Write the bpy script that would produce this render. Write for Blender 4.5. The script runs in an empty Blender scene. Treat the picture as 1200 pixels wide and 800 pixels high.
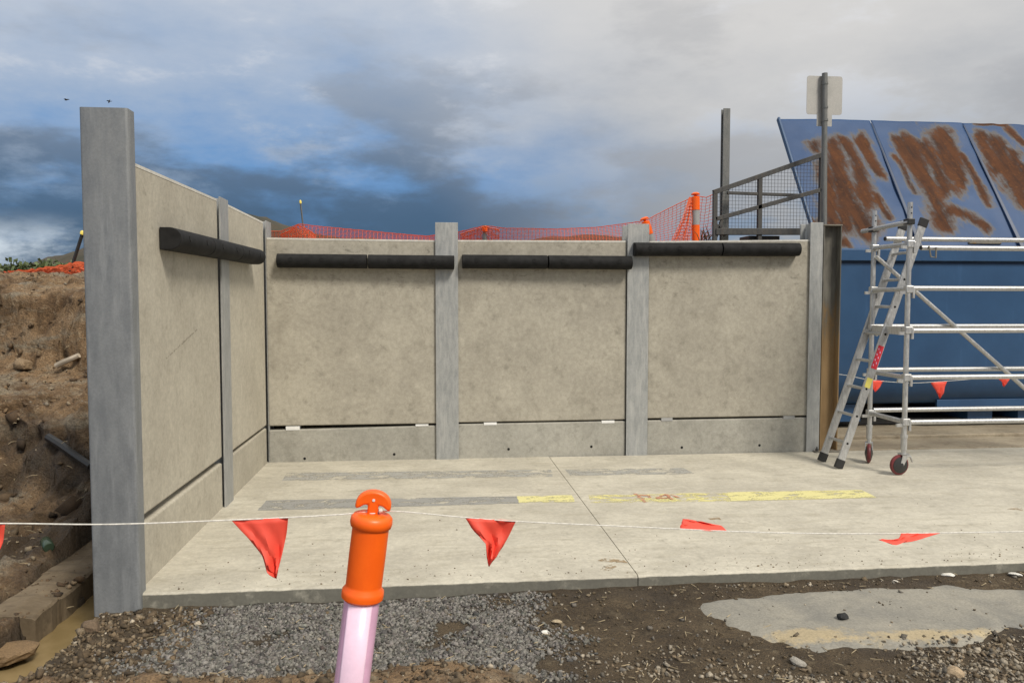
import bpy, bmesh, math, random
import numpy as np
from mathutils import Vector, Matrix
R = math.radians
random.seed(7); rng = np.random.default_rng(11)
S = bpy.context.scene
COL = S.collection

# ---------------------------------------------------------------- camera
F, PIT, YAW, CAMZ = 930.0, math.atan(50/930.), math.atan(95/930.), 1.70
cam = bpy.data.objects.new('camera', bpy.data.cameras.new('camera')); COL.objects.link(cam)
cam.data.sensor_width = 36; cam.data.lens = F/1200*36
cam.data.clip_start = 0.05; cam.data.clip_end = 8000
cam.location = (0, 0, CAMZ); cam.rotation_euler = (R(90)-PIT, 0, -YAW)
S.camera = cam

# ---------------------------------------------------------------- exposure, sky and sun
S.view_settings.view_transform = 'Standard'; S.view_settings.look = 'None'
S.view_settings.gamma = 1; S.view_settings.use_curve_mapping = False
S.view_settings.exposure = 0.2
SUN_EL, SUN_AZ = R(48), R(145)          # azimuth clockwise from +Y: high, behind the camera and to the right
sun = bpy.data.objects.new('sun', bpy.data.lights.new('sun', 'SUN')); COL.objects.link(sun)
sun.data.energy = 2.8; sun.data.angle = R(15); sun.data.color = (1.0, .93, .82)
sd = Vector((math.sin(SUN_AZ)*math.cos(SUN_EL), math.cos(SUN_AZ)*math.cos(SUN_EL), math.sin(SUN_EL)))
sun.rotation_euler = sd.to_track_quat('Z', 'Y').to_euler()

def nd(nt, typ, ins=None, **props):
    n = nt.nodes.new(typ)
    for k, v in props.items(): setattr(n, k, v)
    for k, v in (ins or {}).items():
        if isinstance(v, bpy.types.NodeSocket): nt.links.new(v, n.inputs[k])
        elif isinstance(v, bpy.types.Node): nt.links.new(v.outputs[0], n.inputs[k])
        else: n.inputs[k].default_value = v
    return n
def math_(nt, op, a, b=0.0, c=None, clamp=False):
    d = {0: a, 1: b}
    if c is not None: d[2] = c
    return nd(nt, 'ShaderNodeMath', d, operation=op, use_clamp=clamp).outputs[0]
def smooth(nt, v, a, b, lo=0., hi=1.):
    return nd(nt, 'ShaderNodeMapRange', {0: v, 1: a, 2: b, 3: lo, 4: hi}, interpolation_type='SMOOTHSTEP').outputs[0]
def mixc(nt, f, a, b, mode='MIX'):
    n = nt.nodes.new('ShaderNodeMix'); n.data_type = 'RGBA'; n.blend_type = mode
    for i, v in ((0, f), (6, a), (7, b)):
        if isinstance(v, bpy.types.NodeSocket): nt.links.new(v, n.inputs[i])
        elif i == 0: n.inputs[i].default_value = v
        else: n.inputs[i].default_value = (*v[:3], 1)
    return n.outputs[2]
def noise(nt, vec, scale, detail=4, rough=.55, dist=0., w=None):
    n = nd(nt, 'ShaderNodeTexNoise', {'Scale': scale, 'Detail': detail, 'Roughness': rough, 'Distortion': dist})
    nt.links.new(vec, n.inputs['Vector']); return n.outputs[0]
def mapping(nt, vec, scale=(1, 1, 1), rot=(0, 0, 0), loc=(0, 0, 0)):
    return nd(nt, 'ShaderNodeMapping', {'Vector': vec, 'Scale': scale, 'Rotation': rot, 'Location': loc}).outputs[0]

world = bpy.data.worlds.new('World'); S.world = world; world.use_nodes = True
w = world.node_tree; w.nodes.clear()
sky = nd(w, 'ShaderNodeTexSky', sky_type='NISHITA', sun_disc=False, sun_elevation=SUN_EL, sun_rotation=SUN_AZ)
wdir = nd(w, 'ShaderNodeTexCoord').outputs['Generated']
sx = nd(w, 'ShaderNodeSeparateXYZ', {0: wdir})
wz = math_(w, 'MAXIMUM', sx.outputs[2], 0.0)
den = math_(w, 'ADD', wz, 0.30)
px = math_(w, 'DIVIDE', sx.outputs[0], den); py = math_(w, 'DIVIDE', sx.outputs[1], den)
pl = nd(w, 'ShaderNodeCombineXYZ', {0: px, 1: py, 2: 0.0}).outputs[0]
n1 = noise(w, mapping(w, wdir, (1.6, 1.6, 3.4), loc=(3.1, 1.7, .35)), 1.0, 3, .5)
n2 = noise(w, mapping(w, wdir, (2.4, 2.4, 6.0), loc=(.3, 2.9, .8)), 1.9, 9, .62)
n3 = noise(w, mapping(w, wdir, (2.0, 2.0, 5.5), loc=(6.3, 1.2, 2.4)), 1.7, 8, .57)
# side to side: blue rain cloud to the left of the bay, thin bright grey cloud to the right
hl = math_(w, 'POWER', math_(w, 'ADD', math_(w, 'MULTIPLY', sx.outputs[0], sx.outputs[0]), math_(w, 'MULTIPLY', sx.outputs[1], sx.outputs[1])), .5)
ax = math_(w, 'DIVIDE', sx.outputs[0], hl)
az = smooth(w, math_(w, 'ADD', math_(w, 'ADD', ax, math_(w, 'MULTIPLY', wz, .60)), math_(w, 'MULTIPLY', math_(w, 'SUBTRACT', n1, .5), .7)), .10, .54)
el = math_(w, 'ADD', wz, math_(w, 'MULTIPLY', math_(w, 'SUBTRACT', n1, .5), .22))
el = math_(w, 'ADD', el, math_(w, 'MULTIPLY', math_(w, 'SUBTRACT', n2, .5), .22))
cr_ = nd(w, 'ShaderNodeValToRGB', {0: math_(w, 'MULTIPLY', el, 2.0)})
E_ = cr_.color_ramp.elements
E_[0].position = .05; E_[0].color = (.062, .140, .265, 1); E_[1].position = .90; E_[1].color = (.68, .70, .74, 1)
for q, c_ in ((.20, (.075, .180, .36)), (.34, (.150, .31, .58)), (.48, (.35, .45, .61)), (.68, (.56, .61, .69))):
    e_ = E_.new(q); e_.color = (*c_, 1)
rt = mixc(w, smooth(w, el, .02, .36), (.26, .30, .36), (.70, .685, .665))
cl = mixc(w, az, cr_.outputs[0], rt)
cl = mixc(w, smooth(w, wz, .42, .95), cl, (.95, .93, .90))
# slate undersides and paler tops of the cloud rolls
dk = mixc(w, smooth(w, wz, .08, .34), (.042, .092, .170), (.37, .405, .46)); dk = mixc(w, az, dk, (.42, .425, .44))
cl = mixc(w, math_(w, 'MULTIPLY', smooth(w, math_(w, 'ADD', n3, math_(w, 'MAXIMUM', math_(w, 'MULTIPLY', math_(w, 'SUBTRACT', .165, wz), .75), -.03)), .46, .60), smooth(w, wz, .14, .34, .86, .38)), cl, dk)
lt = mixc(w, smooth(w, wz, .08, .30), (.145, .25, .41), (.78, .79, .82))
cl = mixc(w, math_(w, 'MULTIPLY', smooth(w, n2, .52, .66), .62), cl, lt)
# pale break in the cloud along the horizon
hz = math_(w, 'MULTIPLY', smooth(w, wz, .10, .045), smooth(w, n2, .36, .56))
cl = mixc(w, math_(w, 'MULTIPLY', hz, smooth(w, ax, -.25, -.42)), cl, (.68, .76, .84))
cl10 = mixc(w, 1.0, cl, (10, 10, 10), 'MULTIPLY')
skc = mixc(w, .06, cl10, sky.outputs[0])
bg = nd(w, 'ShaderNodeBackground', {0: skc, 1: .087})
nd(w, 'ShaderNodeOutputWorld', {0: bg})

# ---------------------------------------------------------------- helpers
cy_, sy_, cp_, sp_ = math.cos(YAW), math.sin(YAW), math.cos(PIT), math.sin(PIT)
RT = Vector((cy_, -sy_, 0)); FW = Vector((sy_*cp_, cy_*cp_, -sp_)); UPV = Vector((sy_*sp_, cy_*sp_, cp_))
def at(x, y, Y):
    """survey helper: the place at depth Y that the photograph shows at pixel x, y"""
    d = FW + RT*((x-600)/F) + UPV*((400-y)/F); t = Y/d.y
    return Vector((d.x*t, Y, CAMZ+d.z*t))
def atz(x, y, z):
    d = FW + RT*((x-600)/F) + UPV*((400-y)/F); t = (z-CAMZ)/d.z
    return Vector((d.x*t, d.y*t, z))

class MB:
    def __init__(s): s.v = []; s.f = []
    def add(s, vs, fs):
        o = len(s.v); s.v += [tuple(v) for v in vs]; s.f += [tuple(i+o for i in f) for f in fs]; return s
    def box(s, x0, x1, y0, y1, z0, z1):
        return s.hexa([(x0,y0,z0),(x1,y0,z0),(x1,y1,z0),(x0,y1,z0),(x0,y0,z1),(x1,y0,z1),(x1,y1,z1),(x0,y1,z1)])
    def hexa(s, c):
        return s.add(c, [(0,3,2,1),(4,5,6,7),(0,1,5,4),(1,2,6,5),(2,3,7,6),(3,0,4,7)])
    def prism(s, poly, ax, a, b):
        """poly: ccw 2D outline; extruded along axis ax (0 x,1 y,2 z) from a to b"""
        def P(p, t):
            return {2: (p[0], p[1], t), 0: (t, p[0], p[1]), 1: (p[1], t, p[0])}[ax]
        n = len(poly)
        return s.add([P(p, a) for p in poly]+[P(p, b) for p in poly],
                     [tuple(range(n))[::-1], tuple(range(n, 2*n))]+[(i, (i+1) % n, n+(i+1) % n, n+i) for i in range(n)])
    def tube(s, pts, r, n=10, caps=True):
        pts = [Vector(p) for p in pts]; rs = r if isinstance(r, (list, tuple)) else [r]*len(pts)
        vs = []; fs = []
        u = None
        for i, p in enumerate(pts):
            d = (pts[min(i+1, len(pts)-1)]-pts[max(i-1, 0)]).normalized()
            if u is None:
                u = d.orthogonal().normalized()
            u = (u-d*u.dot(d)).normalized(); v = d.cross(u)
            for k in range(n):
                a = 2*math.pi*k/n; vs.append(p+(u*math.cos(a)+v*math.sin(a))*rs[i])
        for i in range(len(pts)-1):
            for k in range(n):
                a = i*n+k; b = i*n+(k+1) % n; fs.append((a, b, b+n, a+n))
        if caps:
            fs.append(tuple(range(n))[::-1]); fs.append(tuple(range((len(pts)-1)*n, len(pts)*n)))
        return s.add(vs, fs)
    def bar(s, p0, p1, w, h, up=(0, 0, 1)):
        p0, p1 = Vector(p0), Vector(p1); d = (p1-p0).normalized()
        side = d.cross(Vector(up)).normalized(); u = side.cross(d)
        c = []
        for p in (p0, p1):
            for a, b in ((-1,-1),(1,-1),(1,1),(-1,1)): c.append(p+side*(a*w/2)+u*(b*h/2))
        return s.add(c, [(0,1,2,3),(7,6,5,4),(0,4,5,1),(1,5,6,2),(2,6,7,3),(3,7,4,0)])
    def lathe(s, prof, n=32, o=(0,0,0), ax=(0,0,1)):
        """prof: (radius, height) from bottom to top around axis ax at o"""
        q = Vector((0,0,1)).rotation_difference(Vector(ax).normalized()); o = Vector(o); vs = []; fs = []
        for r, z in prof:
            for k in range(n):
                a = 2*math.pi*k/n; vs.append(o+q @ Vector((r*math.cos(a), r*math.sin(a), z)))
        for i in range(len(prof)-1):
            for k in range(n):
                a = i*n+k; b = i*n+(k+1) % n; fs.append((a, b, b+n, a+n))
        fs.append(tuple(range(n))[::-1]); m = (len(prof)-1)*n; fs.append(tuple(range(m, m+n)))
        return s.add(vs, fs)
    def build(s, name, mat, parent=None, smooth=False, bevel=0, seg=2, off=None):
        L = Vector((0,0,0))
        if parent is not None:
            p = parent
            while p is not None: L += p.location; p = p.parent
        me = bpy.data.meshes.new(name); me.from_pydata([Vector(v)-L for v in s.v], [], s.f); me.update()
        bm = bmesh.new(); bm.from_mesh(me); bmesh.ops.recalc_face_normals(bm, faces=bm.faces); bm.to_mesh(me); bm.free()
        me.materials.append(mat)
        o = bpy.data.objects.new(name, me); COL.objects.link(o); o.parent = parent
        if smooth:
            me.polygons.foreach_set('use_smooth', [True]*len(me.polygons))
            try:
                me.set_sharp_from_angle(angle=R(40))
            except Exception: pass
        if bevel:
            b = o.modifiers.new('bevel', 'BEVEL'); b.width = bevel; b.segments = seg; b.limit_method = 'ANGLE'; b.angle_limit = R(40)
        return o
def mesh_np(name, V, Fq, mat, parent=None, smooth=False, attrs=None):
    """fast mesh from numpy vertices and equal-sized faces"""
    V = np.asarray(V, np.float32); Fq = np.asarray(Fq, np.int32); n, k = Fq.shape
    me = bpy.data.meshes.new(name); me.vertices.add(len(V)); me.vertices.foreach_set('co', V.ravel())
    me.loops.add(n*k); me.loops.foreach_set('vertex_index', Fq.ravel())
    me.polygons.add(n); me.polygons.foreach_set('loop_start', np.arange(0, n*k, k, dtype=np.int32))
    me.polygons.foreach_set('loop_total', np.full(n, k, np.int32))
    if smooth: me.polygons.foreach_set('use_smooth', np.ones(n, bool))
    for an, av in (attrs or {}).items():
        a = me.attributes.new(an, 'FLOAT_COLOR', 'POINT'); c = np.ones((len(V), 4), np.float32); c[:, :av.shape[1]] = av
        a.data.foreach_set('color', c.ravel())
    me.update(calc_edges=True); me.validate(); me.materials.append(mat)
    o = bpy.data.objects.new(name, me); COL.objects.link(o); o.parent = parent
    return o
def tag(o, label=None, cat=None, group=None, kind=None):
    if label: o['label'] = label
    if cat: o['category'] = cat
    if group: o['group'] = group
    if kind: o['kind'] = kind
    return o
def thing(name, label, cat, loc=(0,0,0), group=None):
    o = bpy.data.objects.new(name, None); COL.objects.link(o); o.location = loc; o.empty_display_size = .2
    return tag(o, label, cat, group)

# numpy value noise
_perm = rng.random((256, 256)).astype(np.float32)
def vnoise(x, y):
    xi = np.floor(x).astype(int); yi = np.floor(y).astype(int); fx = x-xi; fy = y-yi
    fx = fx*fx*(3-2*fx); fy = fy*fy*(3-2*fy)
    g = lambda a, b: _perm[a & 255, b & 255]
    return (g(xi,yi)*(1-fx)+g(xi+1,yi)*fx)*(1-fy)+(g(xi,yi+1)*(1-fx)+g(xi+1,yi+1)*fx)*fy
def fbm(x, y, o=4, gain=.5):
    s = 0; a = 1; t = 0
    for i in range(o):
        s = s+a*(vnoise(x*2**i+17.3*i, y*2**i+5.1*i)-.5); t += a; a *= gain
    return s/t*2
def sst(v, a, b):
    t = np.clip((v-a)/(b-a), 0, 1); return t*t*(3-2*t)

# ---------------------------------------------------------------- materials
def new_mat(name):
    m = bpy.data.materials.new(name); m.use_nodes = True; nt = m.node_tree; nt.nodes.clear()
    bs = nt.nodes.new('ShaderNodeBsdfPrincipled'); out = nt.nodes.new('ShaderNodeOutputMaterial')
    nt.links.new(bs.outputs[0], out.inputs[0]); return m, nt, bs, out
def pos(nt): return nd(nt, 'ShaderNodeNewGeometry').outputs['Position']
def setin(nt, bs, k, v):
    if isinstance(v, bpy.types.NodeSocket): nt.links.new(v, bs.inputs[k])
    else: bs.inputs[k].default_value = v if not isinstance(v, tuple) or len(v) != 3 else (*v, 1)
def bump(nt, bs, h, strength=.3, dist=.01):
    b = nd(nt, 'ShaderNodeBump', {'Height': h, 'Strength': strength, 'Distance': dist}); nt.links.new(b.outputs[0], bs.inputs['Normal'])

def mat_concrete(name, c1, c2, dirt, flat=False, rough=.85, dirt_amt=.5, pore=.5, damp=False):
    m, nt, bs, _ = new_mat(name); p = pos(nt)
    a = noise(nt, p, 1.7, 5, .6, .3); b = noise(nt, p, 7.0, 5, .65); f = noise(nt, p, 60, 3, .6)
    if flat: st = noise(nt, mapping(nt, p, (1.1, 4.5, 1), rot=(0, 0, .15)), 2.6, 6, .65, .6)
    else: st = noise(nt, mapping(nt, p, (1.3, 1.3, 1.0), loc=(5, 3, 1)), 3.4, 6, .68, .9)
    c = mixc(nt, smooth(nt, a, .32, .68), c1, c2)
    c = mixc(nt, math_(nt, 'MULTIPLY', smooth(nt, st, .47, .72), dirt_amt), c, dirt)
    c = mixc(nt, math_(nt, 'MULTIPLY', smooth(nt, b, .55, .74), dirt_amt*.8), c, tuple(v*.66 for v in dirt))
    if not flat:        # scuffs and grime on the upper part of the panel
        pz = nd(nt, 'ShaderNodeSeparateXYZ', {0: p}).outputs[2]; sc_ = noise(nt, mapping(nt, p, (1, 1, 1.6), loc=(2, 8, 3)), 11, 6, .75, .6)
        c = mixc(nt, math_(nt, 'MULTIPLY', math_(nt, 'MULTIPLY', smooth(nt, sc_, .56, .68), smooth(nt, pz, 1.35, 2.0)), pore), c, tuple(v*.5 for v in dirt))
    if damp:
        pz = nd(nt, 'ShaderNodeSeparateXYZ', {0: p}).outputs[2]
        c = mixc(nt, math_(nt, 'MULTIPLY', smooth(nt, math_(nt, 'ADD', pz, math_(nt, 'MULTIPLY', math_(nt, 'SUBTRACT', b, .5), .03)), -.008, -.018), .95), c, (.145, .14, .115))
    c = mixc(nt, math_(nt, 'MULTIPLY', smooth(nt, b, .45, .24), .35), c, tuple(min(1, v*1.28) for v in c2))
    m_ = noise(nt, p, 23, 4, .65); k = math_(nt, 'MULTIPLY', smooth(nt, f, .3, .75, .93, 1.05), smooth(nt, m_, .3, .7, .91, 1.08))
    c = mixc(nt, 1.0, c, nd(nt, 'ShaderNodeCombineColor', {0: k, 1: k, 2: k}).outputs[0], 'MULTIPLY')
    # small voids, clustered
    vo = nd(nt, 'ShaderNodeTexVoronoi', {'Vector': p, 'Scale': 34.0}).outputs['Distance']
    pm = math_(nt, 'MULTIPLY', smooth(nt, vo, .14, .07), smooth(nt, noise(nt, p, 2.3, 3), .52, .66))
    c = mixc(nt, math_(nt, 'MULTIPLY', pm, pore), c, (.09, .08, .06))
    rk = math_(nt, 'ADD', math_(nt, 'MULTIPLY', nd(nt, 'ShaderNodeObjectInfo').outputs['Random'], .12), .94)      # each casting its own tone
    c = mixc(nt, 1.0, c, nd(nt, 'ShaderNodeCombineColor', {0: rk, 1: rk, 2: rk}).outputs[0], 'MULTIPLY')
    setin(nt, bs, 'Base Color', c); setin(nt, bs, 'Roughness', smooth(nt, b, .3, .7, rough-.1, rough+.1))
    bump(nt, bs, f, .10, .004); return m
M = {}
M['panel'] = mat_concrete('panel_concrete', (.335, .31, .255), (.40, .372, .305), (.265, .243, .195), dirt_amt=.6, pore=.6)
M['panel_l'] = mat_concrete('panel_concrete_pale', (.41, .378, .305), (.47, .437, .355), (.335, .305, .24), dirt_amt=.4, pore=.2)
M['plinth'] = mat_concrete('plinth_concrete', (.315, .305, .265), (.375, .362, .315), (.235, .225, .19), dirt_amt=.6)
M['slab'] = mat_concrete('slab_concrete', (.425, .397, .325), (.535, .502, .412), (.345, .315, .24), flat=True, dirt_amt=.6, rough=.72, damp=True)
M['lit_arris'] = mat_concrete('lit_edge_concrete', (.60, .58, .52), (.68, .66, .60), (.50, .47, .40), dirt_amt=.5, pore=.1)  # light on the panels' top chamfer, put into a paler colour
M['apron'] = mat_concrete('apron_concrete', (.27, .225, .16), (.34, .29, .21), (.19, .15, .10), flat=True, dirt_amt=.7)

def mat_metal(name, c1, c2, metallic=.7, rough=.5, sc=9, stain=None, stain_amt=.5, streak=True):
    m, nt, bs, _ = new_mat(name); p = pos(nt)
    a = noise(nt, mapping(nt, p, (3, 3, .8) if streak else (1, 1, 1)), sc, 5, .6, .4)
    v = nd(nt, 'ShaderNodeTexVoronoi', {'Vector': p, 'Scale': 110.0}).outputs['Color']
    vs = nd(nt, 'ShaderNodeSeparateColor', {0: v}).outputs[0]
    c = mixc(nt, smooth(nt, a, .3, .7), c1, c2)
    k = math_(nt, 'ADD', math_(nt, 'MULTIPLY', vs, .12), .94)
    c = mixc(nt, 1.0, c, nd(nt, 'ShaderNodeCombineColor', {0: k, 1: k, 2: k}).outputs[0], 'MULTIPLY')
    if stain:
        s = noise(nt, mapping(nt, p, (4, 4, .45), loc=(4, 2, 1)), sc*.7, 6, .7, .3)
        c = mixc(nt, math_(nt, 'MULTIPLY', smooth(nt, s, .5, .68), stain_amt), c, stain)
    setin(nt, bs, 'Base Color', c); setin(nt, bs, 'Metallic', metallic)
    setin(nt, bs, 'Roughness', smooth(nt, a, .25, .75, rough-.1, rough+.14)); bump(nt, bs, a, .08, .004); return m
M['galv'] = mat_metal('galvanised_steel', (.30, .31, .305), (.38, .385, .375), .3, .55, 9, (.46, .46, .44), .7)
M['galv_dark'] = mat_metal('dull_galvanised_steel', (.205, .217, .225), (.255, .267, .273), .3, .55, 5, (.33, .342, .348), .55)
M['alu'] = mat_metal('aluminium', (.46, .46, .455), (.58, .58, .57), .7, .42, 20, (.30, .29, .265), .5)
M['dark_steel'] = mat_metal('weathered_dark_steel', (.055, .055, .056), (.09, .088, .083), .4, .6, 9, (.11, .085, .06), .4)
M['pole_steel'] = mat_metal('pole_steel', (.14, .147, .142), (.19, .19, .183), .4, .55, 9)
M['rusty'] = mat_metal('rust_stained_steel', (.16, .15, .13), (.24, .22, .18), .2, .75, 4, (.27, .165, .06), .95)
M['sign'] = mat_metal('sign_back', (.38, .375, .35), (.43, .42, .395), .3, .5, 4, streak=False)

m, nt, bs, _ = new_mat('ochre_stained_steel'); p = pos(nt)
a = noise(nt, mapping(nt, p, (3, 3, .7)), 5, 5, .6, .4); pz = nd(nt, 'ShaderNodeSeparateXYZ', {0: p}).outputs[2]
c = mixc(nt, smooth(nt, a, .35, .65), (.095, .09, .075), (.16, .15, .125))
st_ = smooth(nt, math_(nt, 'ADD', pz, math_(nt, 'MULTIPLY', math_(nt, 'SUBTRACT', a, .5), 1.6)), 1.75, 1.15)
c = mixc(nt, st_, c, mixc(nt, a, (.20, .125, .055), (.33, .225, .11)))
setin(nt, bs, 'Base Color', c); setin(nt, bs, 'Roughness', .75); M['ochre'] = m
def mat_plain(name, col, rough=.5, var=.12, sc=8, spec=.5, **kw):
    m, nt, bs, _ = new_mat(name); p = pos(nt)
    a = noise(nt, p, sc, 4, .6)
    c = mixc(nt, smooth(nt, a, .3, .7), tuple(v*(1-var) for v in col), tuple(min(1, v*(1+var)) for v in col))
    setin(nt, bs, 'Base Color', c); setin(nt, bs, 'Roughness', rough); bs.inputs['Specular IOR Level'].default_value = spec
    for k, v in kw.items(): setin(nt, bs, k, v)
    bump(nt, bs, noise(nt, p, sc*8, 3), .06, .003); return m
M['rubber'] = mat_plain('black_rubber', (.015, .015, .0152), .75, .35, 12, .2)
M['black'] = mat_plain('black_void', (.003, .003, .003), .9, .2)
M['orange'] = mat_plain('orange_plastic', (1.0, .135, .006), .40, .06, 14, .5)
M['sleeve'] = mat_plain('pale_pink_sleeve', (.80, .48, .67), .25, .06, 20)
M['sleeve_white'] = mat_plain('white_reflective_sheet', (.83, .60, .74), .30, .05, 20)
def mat_cloth(name, col):
    m, nt, bs, out = new_mat(name); p = pos(nt)
    a = noise(nt, p, 30, 4, .6); c = mixc(nt, a, tuple(v*.88 for v in col), col)
    setin(nt, bs, 'Base Color', c); setin(nt, bs, 'Roughness', .6)
    tr = nd(nt, 'ShaderNodeBsdfTranslucent', {0: c}); mx = nd(nt, 'ShaderNodeMixShader', {0: .22, 1: bs.outputs[0], 2: tr.outputs[0]})
    nt.links.new(mx.outputs[0], out.inputs[0]); return m
M['flag'] = mat_cloth('red_orange_flag', (1.0, .12, .075))
M['net'] = mat_cloth('orange_barrier_net', (.98, .22, .09))
M['rope'] = mat_plain('white_cord', (.70, .68, .62), .8, .2, 90)
M['white'] = mat_plain('white_plastic', (.78, .78, .76), .5, .06)
M['shim_grey'] = mat_plain('grey_plastic', (.34, .34, .33), .6, .08)
M['tyre'] = mat_plain('dark_red_tyre', (.13, .018, .020), .5, .25, 20)
M['blackpl'] = mat_plain('black_plastic', (.02, .02, .02), .45, .2)
M['redlab'] = mat_plain('red_label', (.62, .03, .05), .45, .1)
M['yellab'] = mat_plain('yellow_label', (.75, .66, .16), .45, .1)
M['yelcap'] = mat_plain('yellow_cap', (.80, .66, .12), .45, .08)
M['timber'] = mat_plain('weathered_timber', (.42, .36, .28), .8, .25, 9)
M['bottle'] = mat_plain('green_glass', (.035, .06, .035), .25, .2)
M['bird'] = mat_plain('dark_feathers', (.02, .02, .025), .8, .2)
M['leaf'] = mat_plain('shrub_leaf', (.075, .10, .035), .6, .45, 3)
M['straw'] = mat_plain('dry_straw', (.36, .29, .18), .8, .35, 6)
M['dead'] = mat_plain('dry_stalk', (.26, .13, .06), .8, .3, 5)

def mat_paint(name, col, cover, wear_sc=5):
    """thin worn paint: bare concrete shows through where it has gone"""
    m, nt, bs, out = new_mat(name); p = pos(nt)
    a = noise(nt, mapping(nt, p, (1, 2.2, 1)), wear_sc, 6, .7, .5); b = noise(nt, p, 45, 3, .7)
    v = math_(nt, 'ADD', math_(nt, 'MULTIPLY', a, .75), math_(nt, 'MULTIPLY', b, .25))
    al = smooth(nt, v, cover, cover+.10)
    c = mixc(nt, b, tuple(x*.85 for x in col), tuple(min(1, x*1.1) for x in col))
    setin(nt, bs, 'Base Color', c); setin(nt, bs, 'Roughness', .7)
    tr = nt.nodes.new('ShaderNodeBsdfTransparent'); mx = nd(nt, 'ShaderNodeMixShader', {0: al, 1: tr.outputs[0], 2: bs.outputs[0]})
    nt.links.new(mx.outputs[0], out.inputs[0]); return m
M['yellow'] = mat_paint('worn_yellow_paint', (.68, .63, .29), .395)
M['yellow_worn'] = mat_paint('faded_yellow_paint', (.70, .64, .27), .46)
M['greyline'] = mat_paint('grey_blackout_paint', (.295, .292, .272), .40)
M['greyline_f'] = mat_paint('faded_grey_paint', (.355, .35, .32), .44)
M['spray'] = mat_paint('orange_spray', (.56, .27, .17), .44, 14)
M['stain'] = mat_paint('brown_mud_stain', (.33, .24, .14), .46, 10)

def mat_blue(name, c1, c2, rust):
    m, nt, bs, _ = new_mat(name); p = pos(nt)
    a = noise(nt, p, 1.3, 5, .6, .3); b = noise(nt, p, 11, 5, .65)
    sc = noise(nt, mapping(nt, p, (6, 6, .6), rot=(0, .1, 0)), 2.2, 5, .6, .3)
    c = mixc(nt, smooth(nt, a, .3, .7), c1, c2)
    c = mixc(nt, math_(nt, 'MULTIPLY', smooth(nt, sc, .58, .75), .22), c, tuple(min(1, v*1.5+.02) for v in c2))
    ro = .45
    if rust:
        at_ = nd(nt, 'ShaderNodeVertexColor', layer_name='rust').outputs[0]
        rv = nd(nt, 'ShaderNodeSeparateColor', {0: at_}).outputs[0]
        fine = noise(nt, p, 13, 8, .74, .2); strk = noise(nt, mapping(nt, mapping(nt, p, rot=(0, .25, 0)), (1.7, .20, .20)), 5.5, 6, .62, .15)
        q = math_(nt, 'ADD', rv, math_(nt, 'MULTIPLY', math_(nt, 'SUBTRACT', math_(nt, 'ADD', math_(nt, 'MULTIPLY', fine, .42), math_(nt, 'MULTIPLY', strk, .58)), .5), 2.1))
        edge = smooth(nt, q, .16, .52); core = smooth(nt, q, .34, .84)
        rc = mixc(nt, smooth(nt, math_(nt, 'ADD', math_(nt, 'MULTIPLY', noise(nt, p, 3.2, 6, .7), .40), math_(nt, 'MULTIPLY', strk, .60)), .36, .62), (.036, .017, .011), (.095, .036, .014))
        rc = mixc(nt, math_(nt, 'MULTIPLY', smooth(nt, fine, .52, .70), .7), rc, (.155, .062, .02))
        c = mixc(nt, math_(nt, 'MULTIPLY', edge, .7), c, (.12, .098, .06)); c = mixc(nt, core, c, rc)
        setin(nt, bs, 'Roughness', smooth(nt, core, 0, 1, .55, .9)); bs.inputs['Specular IOR Level'].default_value = .3
    else:
        setin(nt, bs, 'Roughness', .42)
    setin(nt, bs, 'Base Color', c); bump(nt, bs, b, .06, .004); return m
M['blue'] = mat_blue('dark_blue_paint', (.018, .060, .140), (.025, .078, .175), False)
M['blue_seam'] = mat_blue('dark_seam_paint', (.010, .026, .065), (.018, .045, .105), False)
M['blue_lid'] = mat_blue('faded_blue_paint', (.022, .057, .142), (.033, .077, .178), True)

def mat_ground():
    m, nt, bs, _ = new_mat('soil'); p = pos(nt)
    z = nd(nt, 'ShaderNodeSeparateColor', {0: nd(nt, 'ShaderNodeVertexColor', layer_name='zone').outputs[0]})
    grav, bank, wet = z.outputs[0], z.outputs[1], z.outputs[2]
    a = noise(nt, p, 2.2, 6, .65, .4); b = noise(nt, p, 13, 6, .7, .3); f = noise(nt, p, 75, 4, .7)
    soil = mixc(nt, smooth(nt, a, .35, .65), (.058, .040, .021), (.118, .084, .046))
    soil = mixc(nt, smooth(nt, b, .5, .75), soil, (.155, .118, .070))
    bk = mixc(nt, smooth(nt, a, .36, .62), (.120, .070, .033), (.285, .185, .098))
    bk = mixc(nt, smooth(nt, noise(nt, mapping(nt, p, (1, 1, 3)), 1.6, 6, .65, .6), .50, .66), bk, (.27, .225, .16))
    bk = mixc(nt, smooth(nt, b, .52, .74), bk, (.36, .27, .17))
    bk = mixc(nt, smooth(nt, b, .45, .28), bk, (.050, .030, .015))
    c = mixc(nt, bank, soil, bk)
    gr = mixc(nt, smooth(nt, f, .35, .65), (.025, .023, .020), (.07, .067, .062)); c = mixc(nt, grav, c, gr)
    k = smooth(nt, f, .25, .75, .55, 1.4); c = mixc(nt, 1.0, c, nd(nt, 'ShaderNodeCombineColor', {0: k, 1: k, 2: k}).outputs[0], 'MULTIPLY')
    c = mixc(nt, math_(nt, 'MULTIPLY', wet, .82), c, (.034, .022, .011))
    setin(nt, bs, 'Base Color', c); setin(nt, bs, 'Roughness', smooth(nt, wet, 0, 1, .93, .45))
    bump(nt, bs, math_(nt, 'ADD', math_(nt, 'MULTIPLY', f, .5), b), 1.0, .045); return m
M['ground'] = mat_ground()
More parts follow.
